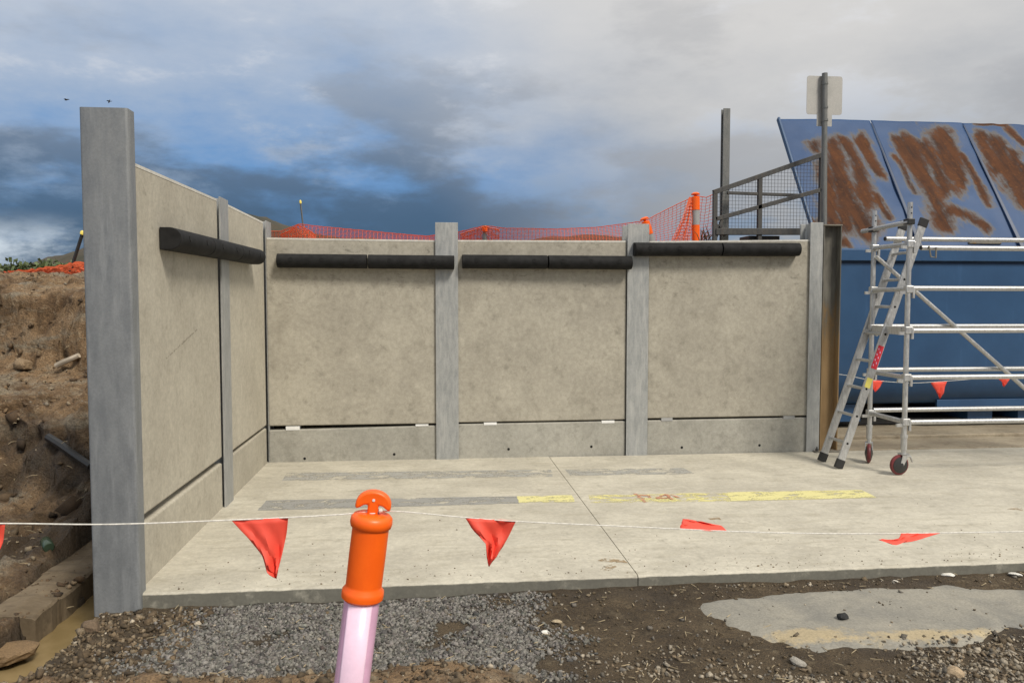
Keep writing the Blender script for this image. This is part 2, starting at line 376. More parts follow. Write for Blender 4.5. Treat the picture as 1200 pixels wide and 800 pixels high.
def mat_stone(name, rough=.85):
    m, nt, bs, _ = new_mat(name); p = pos(nt)
    c = nd(nt, 'ShaderNodeVertexColor', layer_name='tint').outputs[0]
    k = smooth(nt, noise(nt, p, 120, 3, .6), .25, .75, .72, 1.25)
    c = mixc(nt, 1.0, c, nd(nt, 'ShaderNodeCombineColor', {0: k, 1: k, 2: k}).outputs[0], 'MULTIPLY')
    setin(nt, bs, 'Base Color', c); setin(nt, bs, 'Roughness', rough); return m
M['stone'] = mat_stone('crushed_stone')
m, nt, bs, _ = new_mat('muddy_water'); p = pos(nt)
setin(nt, bs, 'Base Color', mixc(nt, smooth(nt, noise(nt, p, 4, 4), .35, .65), (.20, .145, .065), (.27, .20, .10))); setin(nt, bs, 'Roughness', .06)
bump(nt, bs, noise(nt, mapping(nt, p, (1, .5, 1)), 14, 3), .08, .01); M['water'] = m
m, nt, bs, _ = new_mat('dried_slurry'); p = pos(nt)
a = noise(nt, p, 2.2, 6, .6, .5); b = noise(nt, p, 17, 5, .7); f = noise(nt, p, 80, 3, .7)
c = mixc(nt, smooth(nt, a, .30, .70), (.185, .18, .16), (.30, .28, .23))
c = mixc(nt, math_(nt, 'MULTIPLY', smooth(nt, b, .58, .72), .6), c, (.16, .145, .115))
for (cx_, cy2, rx_, ry_) in ((1.98, 3.93, .26, .085), (2.55, 3.86, .42, .075), (2.9, 3.86, .25, .05)):      # spilled yellow sand
    pp = mapping(nt, p, (1/rx_, 1/ry_, 0), loc=(-cx_/rx_, -cy2/ry_, 0))
    ln = nd(nt, 'ShaderNodeVectorMath', {0: pp}, operation='LENGTH').outputs['Value']
    sm_ = smooth(nt, math_(nt, 'ADD', ln, math_(nt, 'MULTIPLY', math_(nt, 'SUBTRACT', math_(nt, 'ADD', math_(nt, 'MULTIPLY', a, .5), math_(nt, 'MULTIPLY', b, .5)), .5), 4.5)), 1.15, .45)
    c = mixc(nt, math_(nt, 'MULTIPLY', sm_, .7), c, (.44, .35, .20))
k = smooth(nt, f, .25, .75, .82, 1.15); c = mixc(nt, 1.0, c, nd(nt, 'ShaderNodeCombineColor', {0: k, 1: k, 2: k}).outputs[0], 'MULTIPLY')
setin(nt, bs, 'Base Color', c); setin(nt, bs, 'Roughness', .85); bump(nt, bs, math_(nt, 'ADD', b, math_(nt, 'MULTIPLY', f, .4)), .4, .008); M['slurry'] = m
M['sand'] = mat_paint('pale_yellow_sand', (.60, .46, .25), .36, 7)
m, nt, bs, _ = new_mat('scrub_hill'); p = pos(nt)
c = mixc(nt, smooth(nt, noise(nt, p, .035, 6, .7), .38, .62), (.026, .030, .018), (.060, .050, .032))
c = mixc(nt, smooth(nt, noise(nt, p, .16, 5, .7), .55, .7), c, (.085, .05, .03))
setin(nt, bs, 'Base Color', c); setin(nt, bs, 'Roughness', .95); M['hill'] = m

# ================================================================ SETTING
# ---------------------------------------------------------------- ground
XW, YB, YF = -1.70, 8.40, 4.70          # inner face of side wall, face of back wall, front edge of slab
def prof(s):
    return np.interp(s, [-50, 4.2, 5.6, 6.15, 6.45, 6.62, 7.2, 7.9, 8.02, 8.20, 8.5, 9.5, 14, 60, 4000],
                        [-.10, -.10, -.04, .10, .26, .74, .86, 1.00, 1.20, 1.72, 1.90, 1.97, 2.0, 2.0, 2.0])
BERM_X = 0.35
def height(x, y):
    r = np.hypot(x, y)
    near = sst(r, 60, 20)
    n = fbm(x*1.3+9, y*1.3, 4); nf = fbm(x*9, y*9+4, 3); nm = fbm(x*4+3, y*4, 3)
    z = -.088 + .012*n + .014*nf + sst(y, 4.35, 4.62)*.022*sst(x, -.5, 1.2)
    # clear ground where the camera stands, with a spoil lip at its far side left of the bollard
    st = sst(y, 3.72+.05*nm, 3.42+.05*nm)*sst(x, BERM_X+.35+.1*n, BERM_X-.1+.1*n)
    z = z + st*(.17+.03*nm+.012*nf)
    z = z + sst(y, 3.4, 2.4)*.07*(1-st)
    # left: stepped excavation bank
    xs = x+3.0; s = y+.28*xs+.30*fbm(x*1.1, y*1.1+3, 4)+.10*nm
    bz = prof(s) + near*(.09*nm+.07*nf+.05*n+.035*(np.abs(fbm(x*15+2, y*15, 2))-.3))
    lump = np.maximum(fbm(x*3.3+2, y*3.3+8, 3), 0)
    bz = bz + sst(s, 6.2, 4.6)*lump*.10
    lm = sst(x, -1.93, -2.03)
    z = z*(1-lm)+bz*lm
    # trench with water beside the side wall
    tr = sst(x, -2.30+.05*nm, -2.20+.05*nm)*sst(x, -1.86+.06*nm, -1.95+.06*nm)*sst(y, 3.80+.1*n, 4.15+.1*n)
    z = z*(1-tr)+(-.36+.02*nm)*tr
    bmx = (x > -2.53) & (x < -2.19) & (y > 4.60) & (y < 7.3)
    z = np.where(bmx, np.minimum(z, -.18), z)
    # slab footprint
    sl = ((x > -1.90) & (y > 4.74) & (y < 8.66)) | ((x > 4.42) & (y > 4.74) & (y < 13.5))
    sl = sl & (x < 15)
    z = np.where(sl, -.17, z)
    # fill behind the back wall
    fl = (y >= 8.66) & (x > -1.93) & ~((x > 4.42) & (y < 13.5) & (x < 60))
    z = np.where(fl, 2.17+.04*nm*near-.2*sst(y, 14, 40), z)
    return z
def lines(*segs):
    o = []
    for s in segs:
        if isinstance(s, tuple): o += list(np.arange(*s))
        else: o.append(s)
    return np.array(sorted(o))
gx = lines(-3500, -900, -250, -80, -30, -14, -9, (-7, -3.9, .034), (-3.9, -1.80, .022), (-1.80, 3.9, .028), (3.9, 4.40, .05), 4.415, 4.425, (4.6, 16, .6), 25, 60, 61, 200, 900, 3500)
gy = lines(-3500, -600, -100, -20, -5, 0, 1, (1.5, 3.2, .07), (3.2, 4.73, .019), 4.735, 4.745, (4.78, 8.64, .026), 8.655, 8.665, (8.75, 14, .13), (15, 40, 3), 80, 250, 900, 3500)
GX, GY = np.meshgrid(gx, gy); x = GX.ravel(); y = GY.ravel(); z = height(x, y)
nx, ny = len(gx), len(gy)
idx = np.arange(nx*ny).reshape(ny, nx)
FQ = np.stack([idx[:-1, :-1], idx[:-1, 1:], idx[1:, 1:], idx[1:, :-1]], -1).reshape(-1, 4)
gravm = .8*sst(x+.45*fbm(x*2.3, y*2.3, 3), -1.60, -.95)*sst(x+.5*fbm(x*2.3+4, y*2.3, 3), .75, .25)*sst(fbm(x*2.4+1, y*2.4, 3), .66, .34)*(y > 3.5)*(z < .02)
bankm = np.maximum(sst(x, -1.95, -2.1), sst(z, -.02, .05))*sst(z, -.2, -.02)
wetm = sst(x, -1.80, -1.95)*sst(x, -2.5, -2.25)*sst(z, .0, -.12)*(y < 7)
wetm = np.maximum(wetm, sst(x, -1.95, -2.1)*sst(z, .85, .6)*sst(fbm(x*2.5+5, y*2.5+z*3, 3), -.6, .1)*(y < 9))
wetm = np.maximum(wetm, sst(fbm(x*1.7+30, y*1.7+2, 3), .05, .45)*.6*(z < 0)*(x > -1.9))
# sideways crumble of the bank faces
cr = sst(x, -1.95, -2.2)*(y > 4.5)*(np.abs(x) < 7.5)*(y < 12)
xd = x+cr*.07*fbm(y*5+z*4, z*6+x*2, 3); yd = y+cr*.10*fbm(x*4+z*5, z*7+31, 3)
ground = mesh_np('ground', np.stack([xd, yd, z], 1), FQ, M['ground'], smooth=True, attrs={'zone': np.stack([gravm, bankm, wetm], 1)})
tag(ground, 'brown muddy ground and stepped earth bank around the concrete bay', kind='structure')

# muddy water in the trench
wv = []; 
for i in range(24):
    yy = 3.95+i*.14; wv += [(-2.42, yy, -.235), (-1.80, yy, -.235)]
water = mesh_np('puddle_water', wv, [(2*i, 2*i+1, 2*i+3, 2*i+2) for i in range(23)], M['water'])
tag(water, 'brown muddy water lying in the trench beside the side wall', kind='structure')

# ---------------------------------------------------------------- slabs
def slab_mesh(x0, x1, y0, y1, z0, z1, wob=.006):
    mb = MB(); n = max(2, int((x1-x0)/.12))
    xs = [x0+(x1-x0)*i/n for i in range(n+1)]
    V = []; Fc = []
    for i, xx in enumerate(xs):
        d = random.uniform(-wob, wob)
        V += [(xx, y0+d, z0), (xx, y0+d*.6, z1-.012), (xx, y0+.010+d*.4, z1), (xx, y1, z1), (xx, y1, z0)]
    for i in range(n):
        for k in range(4): a = i*5+k; Fc.append((a, a+5, a+6, a+1))
        Fc.append((i*5+4, i*5+9, i*5+5, i*5))
    Fc.append((0, 1, 2, 3, 4)); e = n*5; Fc.append((e+4, e+3, e+2, e+1, e)); return mb.add(V, Fc)
slab_a = slab_mesh(-1.86, 1.257, YF, 8.55, -.165, 0).build('concrete_slab', M['slab'])
tag(slab_a, 'pale concrete floor slab inside the walled bay, left of the joint', kind='structure')
slab_b = MB().add([], [])
slab_b = slab_mesh(1.263, 15, YF, 8.385, -.165, 0).build('concrete_slab', M['slab'])
tag(slab_b, 'pale concrete floor slab right of the joint, under the scaffold', kind='structure')
MB().box(1.2, 1.30, 4.76, 8.3, -.164, -.02).build('joint_filler', M['black'], slab_a)
ap = MB()
n = 60
for i in range(n):
    x0 = 4.52+i*(15-4.52)/n; x1 = 4.52+(i+1)*(15-4.52)/n
    ap.box(x0, x1, 8.388, 8.98, -.16, .012+.006*math.sin(i*1.7))
tag(slab_mesh(4.45, 15, 8.388, 8.99, -.16, .014, .01).build('apron', M['apron']), 'strip of brown dirty concrete behind the scaffold', kind='structure')
tag(slab_mesh(4.45, 15, 8.992, 13.4, -.16, .055, .015).build('apron', M['apron']), 'raised brown ground strip under the blue bin', kind='structure')

def sheet(name, poly, z, mat, parent, label=None):
    """thin painted patch with a slightly ragged outline"""
    pts = []
    for i, p in enumerate(poly):
        q = poly[(i+1) % len(poly)]; L = math.hypot(q[0]-p[0], q[1]-p[1]); k = max(1, int(L/.06))
        for j in range(k):
            t = j/k; r = .006
            pts.append((p[0]+(q[0]-p[0])*t+random.uniform(-r, r), p[1]+(q[1]-p[1])*t+random.uniform(-r, r), z))
    cx = sum(p[0] for p in pts)/len(pts)
    o = MB().add(pts, [tuple(range(len(pts)))]).build(name, mat, parent)
    if label: o['label'] = label
    return o
P4 = lambda a, b, c, d: [atz(*p, 0)[:2] for p in (a, b, c, d)]
sheet('painted_line', P4((302, 598), (608, 589.5), (612, 581), (312, 586)), .0015, M['greyline'], slab_a, 'faded grey line across the bay floor, the nearer one')
sheet('painted_line', P4((330, 563), (648, 558), (646, 550), (336, 554)), .0015, M['greyline_f'], slab_a, 'faded grey line across the bay floor, near the back wall')
sheet('painted_line', P4((668, 557), (815, 555), (800, 548), (662, 550)), .0015, M['greyline_f'], slab_b)
sheet('painted_line', P4((608, 589), (674, 588), (670, 580), (606, 581.5)), .0025, M['yellow'], slab_a, 'short yellow painted dash left of the floor joint')
sheet('painted_line', P4((692, 589), (858, 587), (855, 577), (690, 580)), .0015, M['yellow_worn'], slab_b, 'worn yellow line under an orange spray mark')
sheet('painted_line', P4((857, 587), (1028, 583), (1010, 574), (852, 576.5)), .0025, M['yellow'], slab_b, 'bright yellow painted line on the bay floor')
SZ = [.0030]
def stroke(pts, wd):
    P = [atz(*p, 0) for p in pts]; mb = MB()
    for a, b in zip(P, P[1:]):
        SZ[0] += .0004; a = a+Vector((0, 0, SZ[0]-.008)); b = b+Vector((0, 0, SZ[0]-.008))
        d = (b-a).normalized(); nrm = Vector((-d.y, d.x, 0))*wd/2
        mb.add([a-nrm+Vector((0,0,.008)), b-nrm+Vector((0,0,.008)), b+nrm+Vector((0,0,.008)), a+nrm+Vector((0,0,.008))], [(0,1,2,3)])
    mb.build('spray_mark', M['spray'], slab_b)
stroke([(744, 578.5), (757, 588.5)], .035); stroke([(746, 580), (762, 580.8), (761, 583), (751, 583.8)], .03)
stroke([(768, 584), (781, 579.5), (785, 583.5), (769, 584)], .03); stroke([(781, 579.5), (789, 586.5)], .028); stroke([(786, 580), (796, 583.5)], .03)
for poly in ([(700, 657), (708, 654), (730, 656), (735, 659), (722, 659.5)], [(705, 664), (716, 661), (724, 664), (716, 668), (704, 668)],
             [(830, 607), (842, 606), (846, 609), (836, 610)], [(1180, 596), (1196, 594), (1198, 598)]):
    sheet('mud_stain', [atz(*p, 0)[:2] for p in poly], .0015, M['stain'], slab_a if poly[0][0] < 700 else slab_b)

# ---------------------------------------------------------------- walls
def hsec(mb, cx, cy, w, d, tf, tw, z0, z1, along='x'):
    """H column; along = direction the wall runs (flanges parallel to it)"""
    a, b = w/2, d/2; t = tw/2; r = .012
    pts = [(-a,-b),(a,-b),(a,-b+tf),(t+r,-b+tf),(t,-b+tf+r),(t,b-tf-r),(t+r,b-tf),(a,b-tf),(a,b),(-a,b),(-a,b-tf),(-t-r,b-tf),(-t,b-tf-r),(-t,-b+tf+r),(-t-r,-b+tf),(-a,-b+tf)]
    if along == 'y': pts = [(-q, p) for p, q in pts]
    return mb.prism([(cx+p, cy+q) for p, q in pts], 2, z0, z1)
PT = .15
def panel(parent, name, x0, x1, zb0, zb1, zt0, zt1, mat, wall='back'):
    if wall == 'back':
        c = [(x0,YB,zb0),(x1,YB,zb1),(x1,YB+PT,zb1),(x0,YB+PT,zb0),(x0,YB,zt0),(x1,YB,zt1),(x1,YB+PT,zt1),(x0,YB+PT,zt0)]
    else:   # x0,x1 are y positions
        c = [(XW-PT,x0,zb0),(XW,x0,zb0),(XW,x1,zb1),(XW-PT,x1,zb1),(XW-PT,x0,zt0),(XW,x0,zt0),(XW,x1,zt1),(XW-PT,x1,zt1)]
    o = MB().hexa(c).build(name, mat, parent, bevel=.012, seg=2)
    if name == 'wall_panel':        # pale strip, painted highlight of the arris along the top
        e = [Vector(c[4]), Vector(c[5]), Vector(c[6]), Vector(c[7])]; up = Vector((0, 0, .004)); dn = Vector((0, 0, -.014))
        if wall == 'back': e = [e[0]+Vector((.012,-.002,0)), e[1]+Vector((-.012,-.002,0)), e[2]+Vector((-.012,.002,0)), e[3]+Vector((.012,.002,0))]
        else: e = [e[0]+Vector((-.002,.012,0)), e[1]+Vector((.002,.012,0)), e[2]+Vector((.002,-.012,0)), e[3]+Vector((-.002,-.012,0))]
        MB().hexa([v+dn for v in e]+[v+up for v in e]).build('top_highlight', M['lit_arris'], o)
    return o
def bumper(parent, p0, p1, out, joints, hole_px=9, name='bumper'):
    """D section rubber fender from p0 to p1 (bottom of its flat back), bulging along out"""
    p0, p1, out = Vector(p0), Vector(p1), Vector(out); up = Vector((0,0,1)); d = p1-p0; L = d.length; d.normalize()
    h, dp = .142, .135
    prof = [(0, 0), (dp*.45, 0)]+[(dp*.45+dp*.55*math.cos(a), h/2+h/2*math.sin(a)) for a in [R(-90+180*k/14) for k in range(1, 14)]]+[(dp*.45, h), (0, h)]
    cuts = [0]+joints+[1]
    for a, b in zip(cuts, cuts[1:]):
        s0 = p0+d*(L*a+.007); s1 = p0+d*(L*b-.007); n = len(prof)
        vs = [s0+out*q+up*z for q, z in prof]+[s1+out*q+up*z for q, z in prof]
        fs = [tuple(range(n))[::-1], tuple(range(n, 2*n))]+[(i, (i+1) % n, n+(i+1) % n, n+i) for i in range(n)]
        o = MB().add(vs, fs).build(name, M['rubber'], parent, smooth=True, bevel=.004)
        seg = L*(b-a); k = max(2, round(seg/.36))
        for i in range(k):
            c = p0+d*(L*a+seg*(i+.5)/k)+out*(dp*.45+dp*.55*math.cos(R(8)))+up*(h/2+h/2*math.sin(R(8)))
            ax = out*math.cos(R(8))+up*math.sin(R(8))
            MB().lathe([(.016, -.01), (.022, .0015), (.014, .002)], 12, c, ax).build('bolt_hole', M['black'], o)

bw = thing('back_wall', 'grey concrete panel wall across the back of the bay, with three black bumpers', 'wall', (1.2, YB, 0))
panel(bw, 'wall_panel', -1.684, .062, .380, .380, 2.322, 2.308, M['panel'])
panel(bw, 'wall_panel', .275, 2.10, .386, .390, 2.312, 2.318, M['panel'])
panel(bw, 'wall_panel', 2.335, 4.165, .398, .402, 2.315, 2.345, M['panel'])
panel(bw, 'plinth_panel', -1.684, .062, -.02, -.02, .336, .358, M['plinth'])
panel(bw, 'plinth_panel', .275, 2.10, -.02, -.02, .368, .374, M['plinth'])
panel(bw, 'plinth_panel', 2.335, 4.165, -.02, -.02, .376, .382, M['plinth'])
for xc, zt in ((.168, 2.495), (2.218, 2.50)):
    hsec(MB(), xc, YB+.098, .237, .252, .014, .010, -.1, zt, 'x').build('steel_post', M['galv'], bw, bevel=.002)
hsec(MB(), -1.80, 8.53, .25, .25, .014, .010, -.1, 2.50, 'y').build('steel_post', M['galv'], bw, bevel=.002)
hsec(MB(), 4.218, YB+.098, .146, .252, .014, .010, -.1, 2.535, 'x').build('steel_post', M['galv'], bw, bevel=.002)
for xa, xb, ya, g in ((335, 351, 500, 0), (487, 502, 498, 0), (567, 582, 495, 0), (705, 720, 492, 0), (775, 788, 491, 1), (918, 931, 488, 1)):
    a = at(xa, ya, YB); b = at(xb, ya, YB)
    MB().box(a.x, b.x, YB-.004, YB+.10, .335+.02*(xa > 450)+.012*(xa > 760), .374+.008*(xa > 520)+.02*(xa > 760)).build('packing_shim', M['shim_grey' if g else 'white'], bw)
for xx, yy in ((357, 537), (462, 532), (596, 526), (693, 523), (799, 524), (890, 521.5)):
    p = at(xx, yy, YB); MB().lathe([(.014, -.01), (.014, .0025)], 10, p, (0,-1,0)).build('drain_hole', M['black'], bw)
bz1, bz2, bz3 = 2.018, 2.018, 2.155
def bx(xp): return at(xp, 300, 8.33).x
bumper(bw, (bx(324), YB-.004, bz1), (bx(533), YB-.032, bz1-.012), (0,-1,0), [.505])
bumper(bw, (bx(541), YB-.004, bz2), (bx(740), YB-.032, bz2-.006), (0,-1,0), [.5])
bumper(bw, (bx(742), YB-.032, bz3), (bx(937), YB-.004, bz3+.010), (0,-1,0), [.52])

lw = thing('side_wall', 'concrete panel side wall at left with one long black bumper and tall steel end post', 'wall', (XW, 6.5, 0))
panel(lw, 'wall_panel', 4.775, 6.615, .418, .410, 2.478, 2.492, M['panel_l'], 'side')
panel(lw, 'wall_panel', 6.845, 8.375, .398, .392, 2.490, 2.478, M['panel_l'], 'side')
panel(lw, 'plinth_panel', 4.775, 6.615, -.02, -.02, .368, .366, M['panel_l'], 'side')
panel(lw, 'plinth_panel', 6.845, 8.375, -.02, -.02, .366, .364, M['panel_l'], 'side')
hsec(MB(), XW-.098, 6.73, .25, .252, .014, .010, -.1, 2.515, 'y').build('steel_post', M['galv'], lw, bevel=.002)
MB().box(XW-PT+.01, XW-.022, 4.70, 4.80, 0, 2.46).build('gap_shade', M['black'], lw)  # shade of the open gap by the end post, added as a black strip
# end post: channel with its flat web to the front
x0, x1, y0, y1, t, r = -1.925, -1.668, 4.655, 4.755, .013, .016
def arc(cx, cy, rr, a0, a1, k=5): return [(cx+rr*math.cos(R(a0+(a1-a0)*i/k)), cy+rr*math.sin(R(a0+(a1-a0)*i/k))) for i in range(k+1)]
poly = arc(x0+r, y0+r, r, 180, 270)+arc(x1-r, y0+r, r, 270, 360)+[(x1, y1), (x1-t, y1)]+[(x1-t, y0+t), (x0+t, y0+t)]+[(x0+t, y1), (x0, y1)]
o = MB().prism(poly, 2, -.11, 2.755).build('end_post', M['galv_dark'], lw, smooth=True)
o['label'] = 'tall flat-faced galvanised channel at the front end of the wall'
bumper(lw, (XW+.004, 5.21, 2.008), (XW+.020, 7.72, 2.022), (1,0,0), [.315, .655])
a, b = Vector((XW+.003, 5.41, 1.42)), Vector((XW+.003, 6.09, 1.62))
# pencil-thin drag scratch
pts = []
for i in range(21):
    q = at(195+37*i/20, 420-35*i/20, 6.0); dd = FW; 
    tt = (XW+.003)/((q-Vector((0,0,CAMZ))).x); pts.append(Vector((0,0,CAMZ))+(q-Vector((0,0,CAMZ)))*tt+Vector((0,0,random.uniform(-.004,.004))))
mb = MB()
for p, q in zip(pts, pts[1:]): mb.add([p-Vector((0,0,.004)), q-Vector((0,0,.004)), q+Vector((0,0,.004)), p+Vector((0,0,.004))], [(0,1,2,3)])
mb.build('scratch', mat_paint('dark_scratch', (.25, .225, .175), .47, 18), lw)

# ---------------------------------------------------------------- end column: open channel, rusty below
ec = thing('steel_column', 'rust-stained open steel channel column beside the right end of the back wall', 'column', (4.4, YB, 0))
MB().prism([(4.300, 8.372), (4.312, 8.372), (4.312, 8.47), (4.495, 8.47), (4.495, 8.372), (4.507, 8.372), (4.507, 8.482), (4.300, 8.482)], 2, -.02, 2.50).build('channel', M['ochre'], ec, bevel=.002)
MB().box(4.296, 4.511, 8.366, 8.49, 2.502, 2.514).build('cap_plate', M['rusty'], ec)
MB().box(4.22, 4.60, 8.30, 8.384, .001, .014).build('base_plate', M['rusty'], ec)
for xx in (4.25, 4.56): MB().lathe([(.018, 0), (.018, .03), (.008, .03), (.008, .05)], 6, (xx, 8.335, .013)).build('anchor_bolt', M['dark_steel'], ec)

# ---------------------------------------------------------------- sign on its pole
sg = thing('road_sign', 'back of a square metal sign on a grey pole above the wall end', 'sign', (4.36, 8.68, 2.1))
MB().tube([at(966.5, 262, 8.66)-Vector((0,0,.5)), at(966.5, 86, 8.66)], .031, 14).build('pole', M['pole_steel'], sg, smooth=True)
def rplate(xa, xb, ya, yb, Y, r, t=.004):
    a = at(xa, yb, Y); b = at(xb, ya, Y); x0, x1, z0, z1 = a.x, b.x, a.z, b.z
    q = arc(x0+r, z0+r, r, 180, 270)+arc(x1-r, z0+r, r, 270, 360)+arc(x1-r, z1-r, r, 0, 90)+arc(x0+r, z1-r, r, 90, 180)
    return MB().prism([(z, x) for x, z in q], 1, Y, Y+t)
rplate(945, 987.5, 90, 134, 8.70, .03).build('sign_plate', M['sign'], sg)
rplate(957, 975, 133.5, 148, 8.697, .006).build('sign_plate', M['sign'], sg)
for zz in (98, 126, 141):
    p = at(966.5, zz, 8.66); MB().lathe([(.036, -.012), (.036, .012)], 16, p).build('clamp', M['pole_steel'], sg, smooth=True)

# ---------------------------------------------------------------- blue bin
bn = thing('waste_bin', 'large blue steel waste bin with sloping rust-streaked lid behind the scaffold', 'bin', (8, 10.5, .055))
BX0, BX1 = 4.72, 12.0
prf = [(9.30, 2.13), (9.30, .86)]+[(9.30+.30*(1-math.cos(R(a))), .86-.50*math.sin(R(a))) for a in (20, 40, 60, 75, 90)]+[(11.8, .36), (11.8, 2.13)]
MB().prism(prf, 0, BX0, BX1).build('body', M['blue'], bn, smooth=True)
MB().prism([(9.255, 2.165), (9.37, 2.165), (9.37, 2.30), (9.275, 2.315), (9.255, 2.30)], 0, BX0-.02, BX1).build('top_rail', M['blue'], bn, bevel=.006)
MB().box(BX0+.02, BX1-.02, 9.34, 9.36, 2.12, 2.17).build('rail_web', M['blue'], bn)
for i, xx in enumerate((6.40, 8.6, 10.6)):
    MB().box(xx, xx+1.9, 9.44, 9.475, .30, .42).build('lower_plate', M['blue'], bn, bevel=.004)
for xx in (5.1, 6.9, 7.6, 9.2, 10.8): MB().box(xx, xx+.34, 9.55, 11.5, .14, .36).build('skid', M['blue'], bn)
MB().box(BX0+.1, BX1-.1, 9.75, 11.4, .07, .14).build('runner', M['dark_steel'], bn)
# lid: sheets leaning back, divided by standing seams
LS = Vector((0, .552, .834)); LN = Vector((0, -.834, .552)); L0 = Vector((0, 9.34, 2.305)); LL = 2.22
def lid_uv(xp, yp):
    d = FW + RT*((xp-600)/F) + UPV*((400-yp)/F); c = Vector((0,0,CAMZ)); t = (L0-c).dot(LN)/d.dot(LN); q = c+d*t
    return q.x, (q-L0).dot(LS)
strokes = [((953,172),(956,182),9),((975,168),(992,262),15),((990,165),(1018,240),12),((1008,163),(1030,205),9),((965,200),(975,262),13),((985,220),(1015,268),20),((1000,250),(1012,275),10),((1022,225),(1045,262),5),
           ((1055,165),(1075,205),12),((1065,170),(1105,262),17),((1080,168),(1110,225),14),((1105,155),(1125,215),13),((1098,165),(1112,200),16),((1110,245),(1155,268),9),((1125,180),(1162,245),5),((1050,190),(1070,225),5),
           ((1150,160),(1170,200),12),((1165,165),(1195,225),17),((1185,180),(1200,240),14),((1180,150),(1200,170),6),((1195,195),(1222,262),17),((958,262),(990,283),8),((1250,160),(1290,260),18),((1290,170),(1310,240),14)]
SK = [(lid_uv(*a), lid_uv(*b), rr) for a, b, rr in strokes]
def rust(u, v):
    best = np.zeros_like(u)
    uu_ = u+.25*v; wu = u+.06*fbm(uu_*5, v*2.2, 3); wv = v+.14*fbm(uu_*5+9, v*2.5, 3)
    for (a, b, rr) in SK:
        ra = rr*.0100; dx, dy = b[0]-a[0], b[1]-a[1]; L2 = dx*dx+dy*dy
        t = np.clip(((wu-a[0])*dx+(wv-a[1])*dy)/L2, 0, 1); dd = np.hypot(wu-a[0]-t*dx, wv-a[1]-t*dy)
        best = np.maximum(best, 1-np.clip(dd/ra, 0, 2)*.5)
    return np.clip(best+.10*fbm(uu_*7+3, v*1.6, 3), 0, 1)
seams = [4.74, 6.06, 7.42, 8.78, 10.1, 11.4, 12.0]
for i, (a, b) in enumerate(zip(seams, seams[1:])):
    us = np.linspace(a, b-.012, 44); vs = np.linspace(0, LL, 72); U, V = np.meshgrid(us, vs); u = U.ravel(); v = V.ravel()
    nrm = .030*fbm(u*1.7, v*1.5, 3)*sst(v, 0, .2)+.006*(i % 2)
    if i >= 2: nrm = nrm-.012*np.exp(-((v-LL+.02)/.07)**2)*sst(u, 7.46, 7.6)*(.6+fbm(u*5, v*5, 2))
    top = v.copy()
    if i >= 2: top = v+.012*sst(v, LL-.3, LL)*sst(u, 7.46, 7.6)*(fbm(u*3+2, u*0, 2))
    Pn = np.stack([u, L0.y+top*LS.y+nrm*LN.y, L0.z+top*LS.z+nrm*LN.z], 1)-np.array(bn.location)
    n_, m_ = len(us), len(vs); ix = np.arange(n_*m_).reshape(m_, n_)
    fq = np.stack([ix[:-1,:-1], ix[:-1,1:], ix[1:,1:], ix[1:,:-1]], -1).reshape(-1, 4)
    rr = rust(u, v)
    if i >= 2: rr = np.maximum(rr, (v > LL-.06-.03*fbm(u*6, v, 2))*sst(u, 7.5, 7.7)*sst(u, 8.2, 8.0))
    o = mesh_np('lid_sheet', Pn, fq, M['blue_lid'], bn, smooth=True, attrs={'rust': np.stack([rr]*3, 1)})
    sm = o.modifiers.new('solid', 'SOLIDIFY'); sm.thickness = .006; sm.offset = -1
    if i:
        p = lambda u, v, h: Vector((u, 0, 0))+L0+LS*v+LN*h
        w0, w1 = .016, .045
        mb = MB().hexa([p(a-w1,0,-.01), p(a+.006,0,-.01), p(a+.006,LL-.06,-.01), p(a-w0,LL-.06,-.01), p(a-w1,0,.05), p(a+.006,0,.055), p(a+.006,LL-.06,.018), p(a-w0,LL-.06,.012)])
        mb.build('lid_seam', M['blue_seam'], bn, bevel=.003)
p = lambda u, v, h: Vector((u, 0, 0))+L0+LS*v+LN*h
MB().bar(p(4.735, 0, .0), p(4.735, LL, .0), .03, .06, LN).build('lid_edge', M['blue'], bn, bevel=.004)
MB().tube([p(6.72, .10, .02), p(7.15, .10, .02)], .018, 8).build('lid_hinge', M['rusty'], bn, smooth=True)

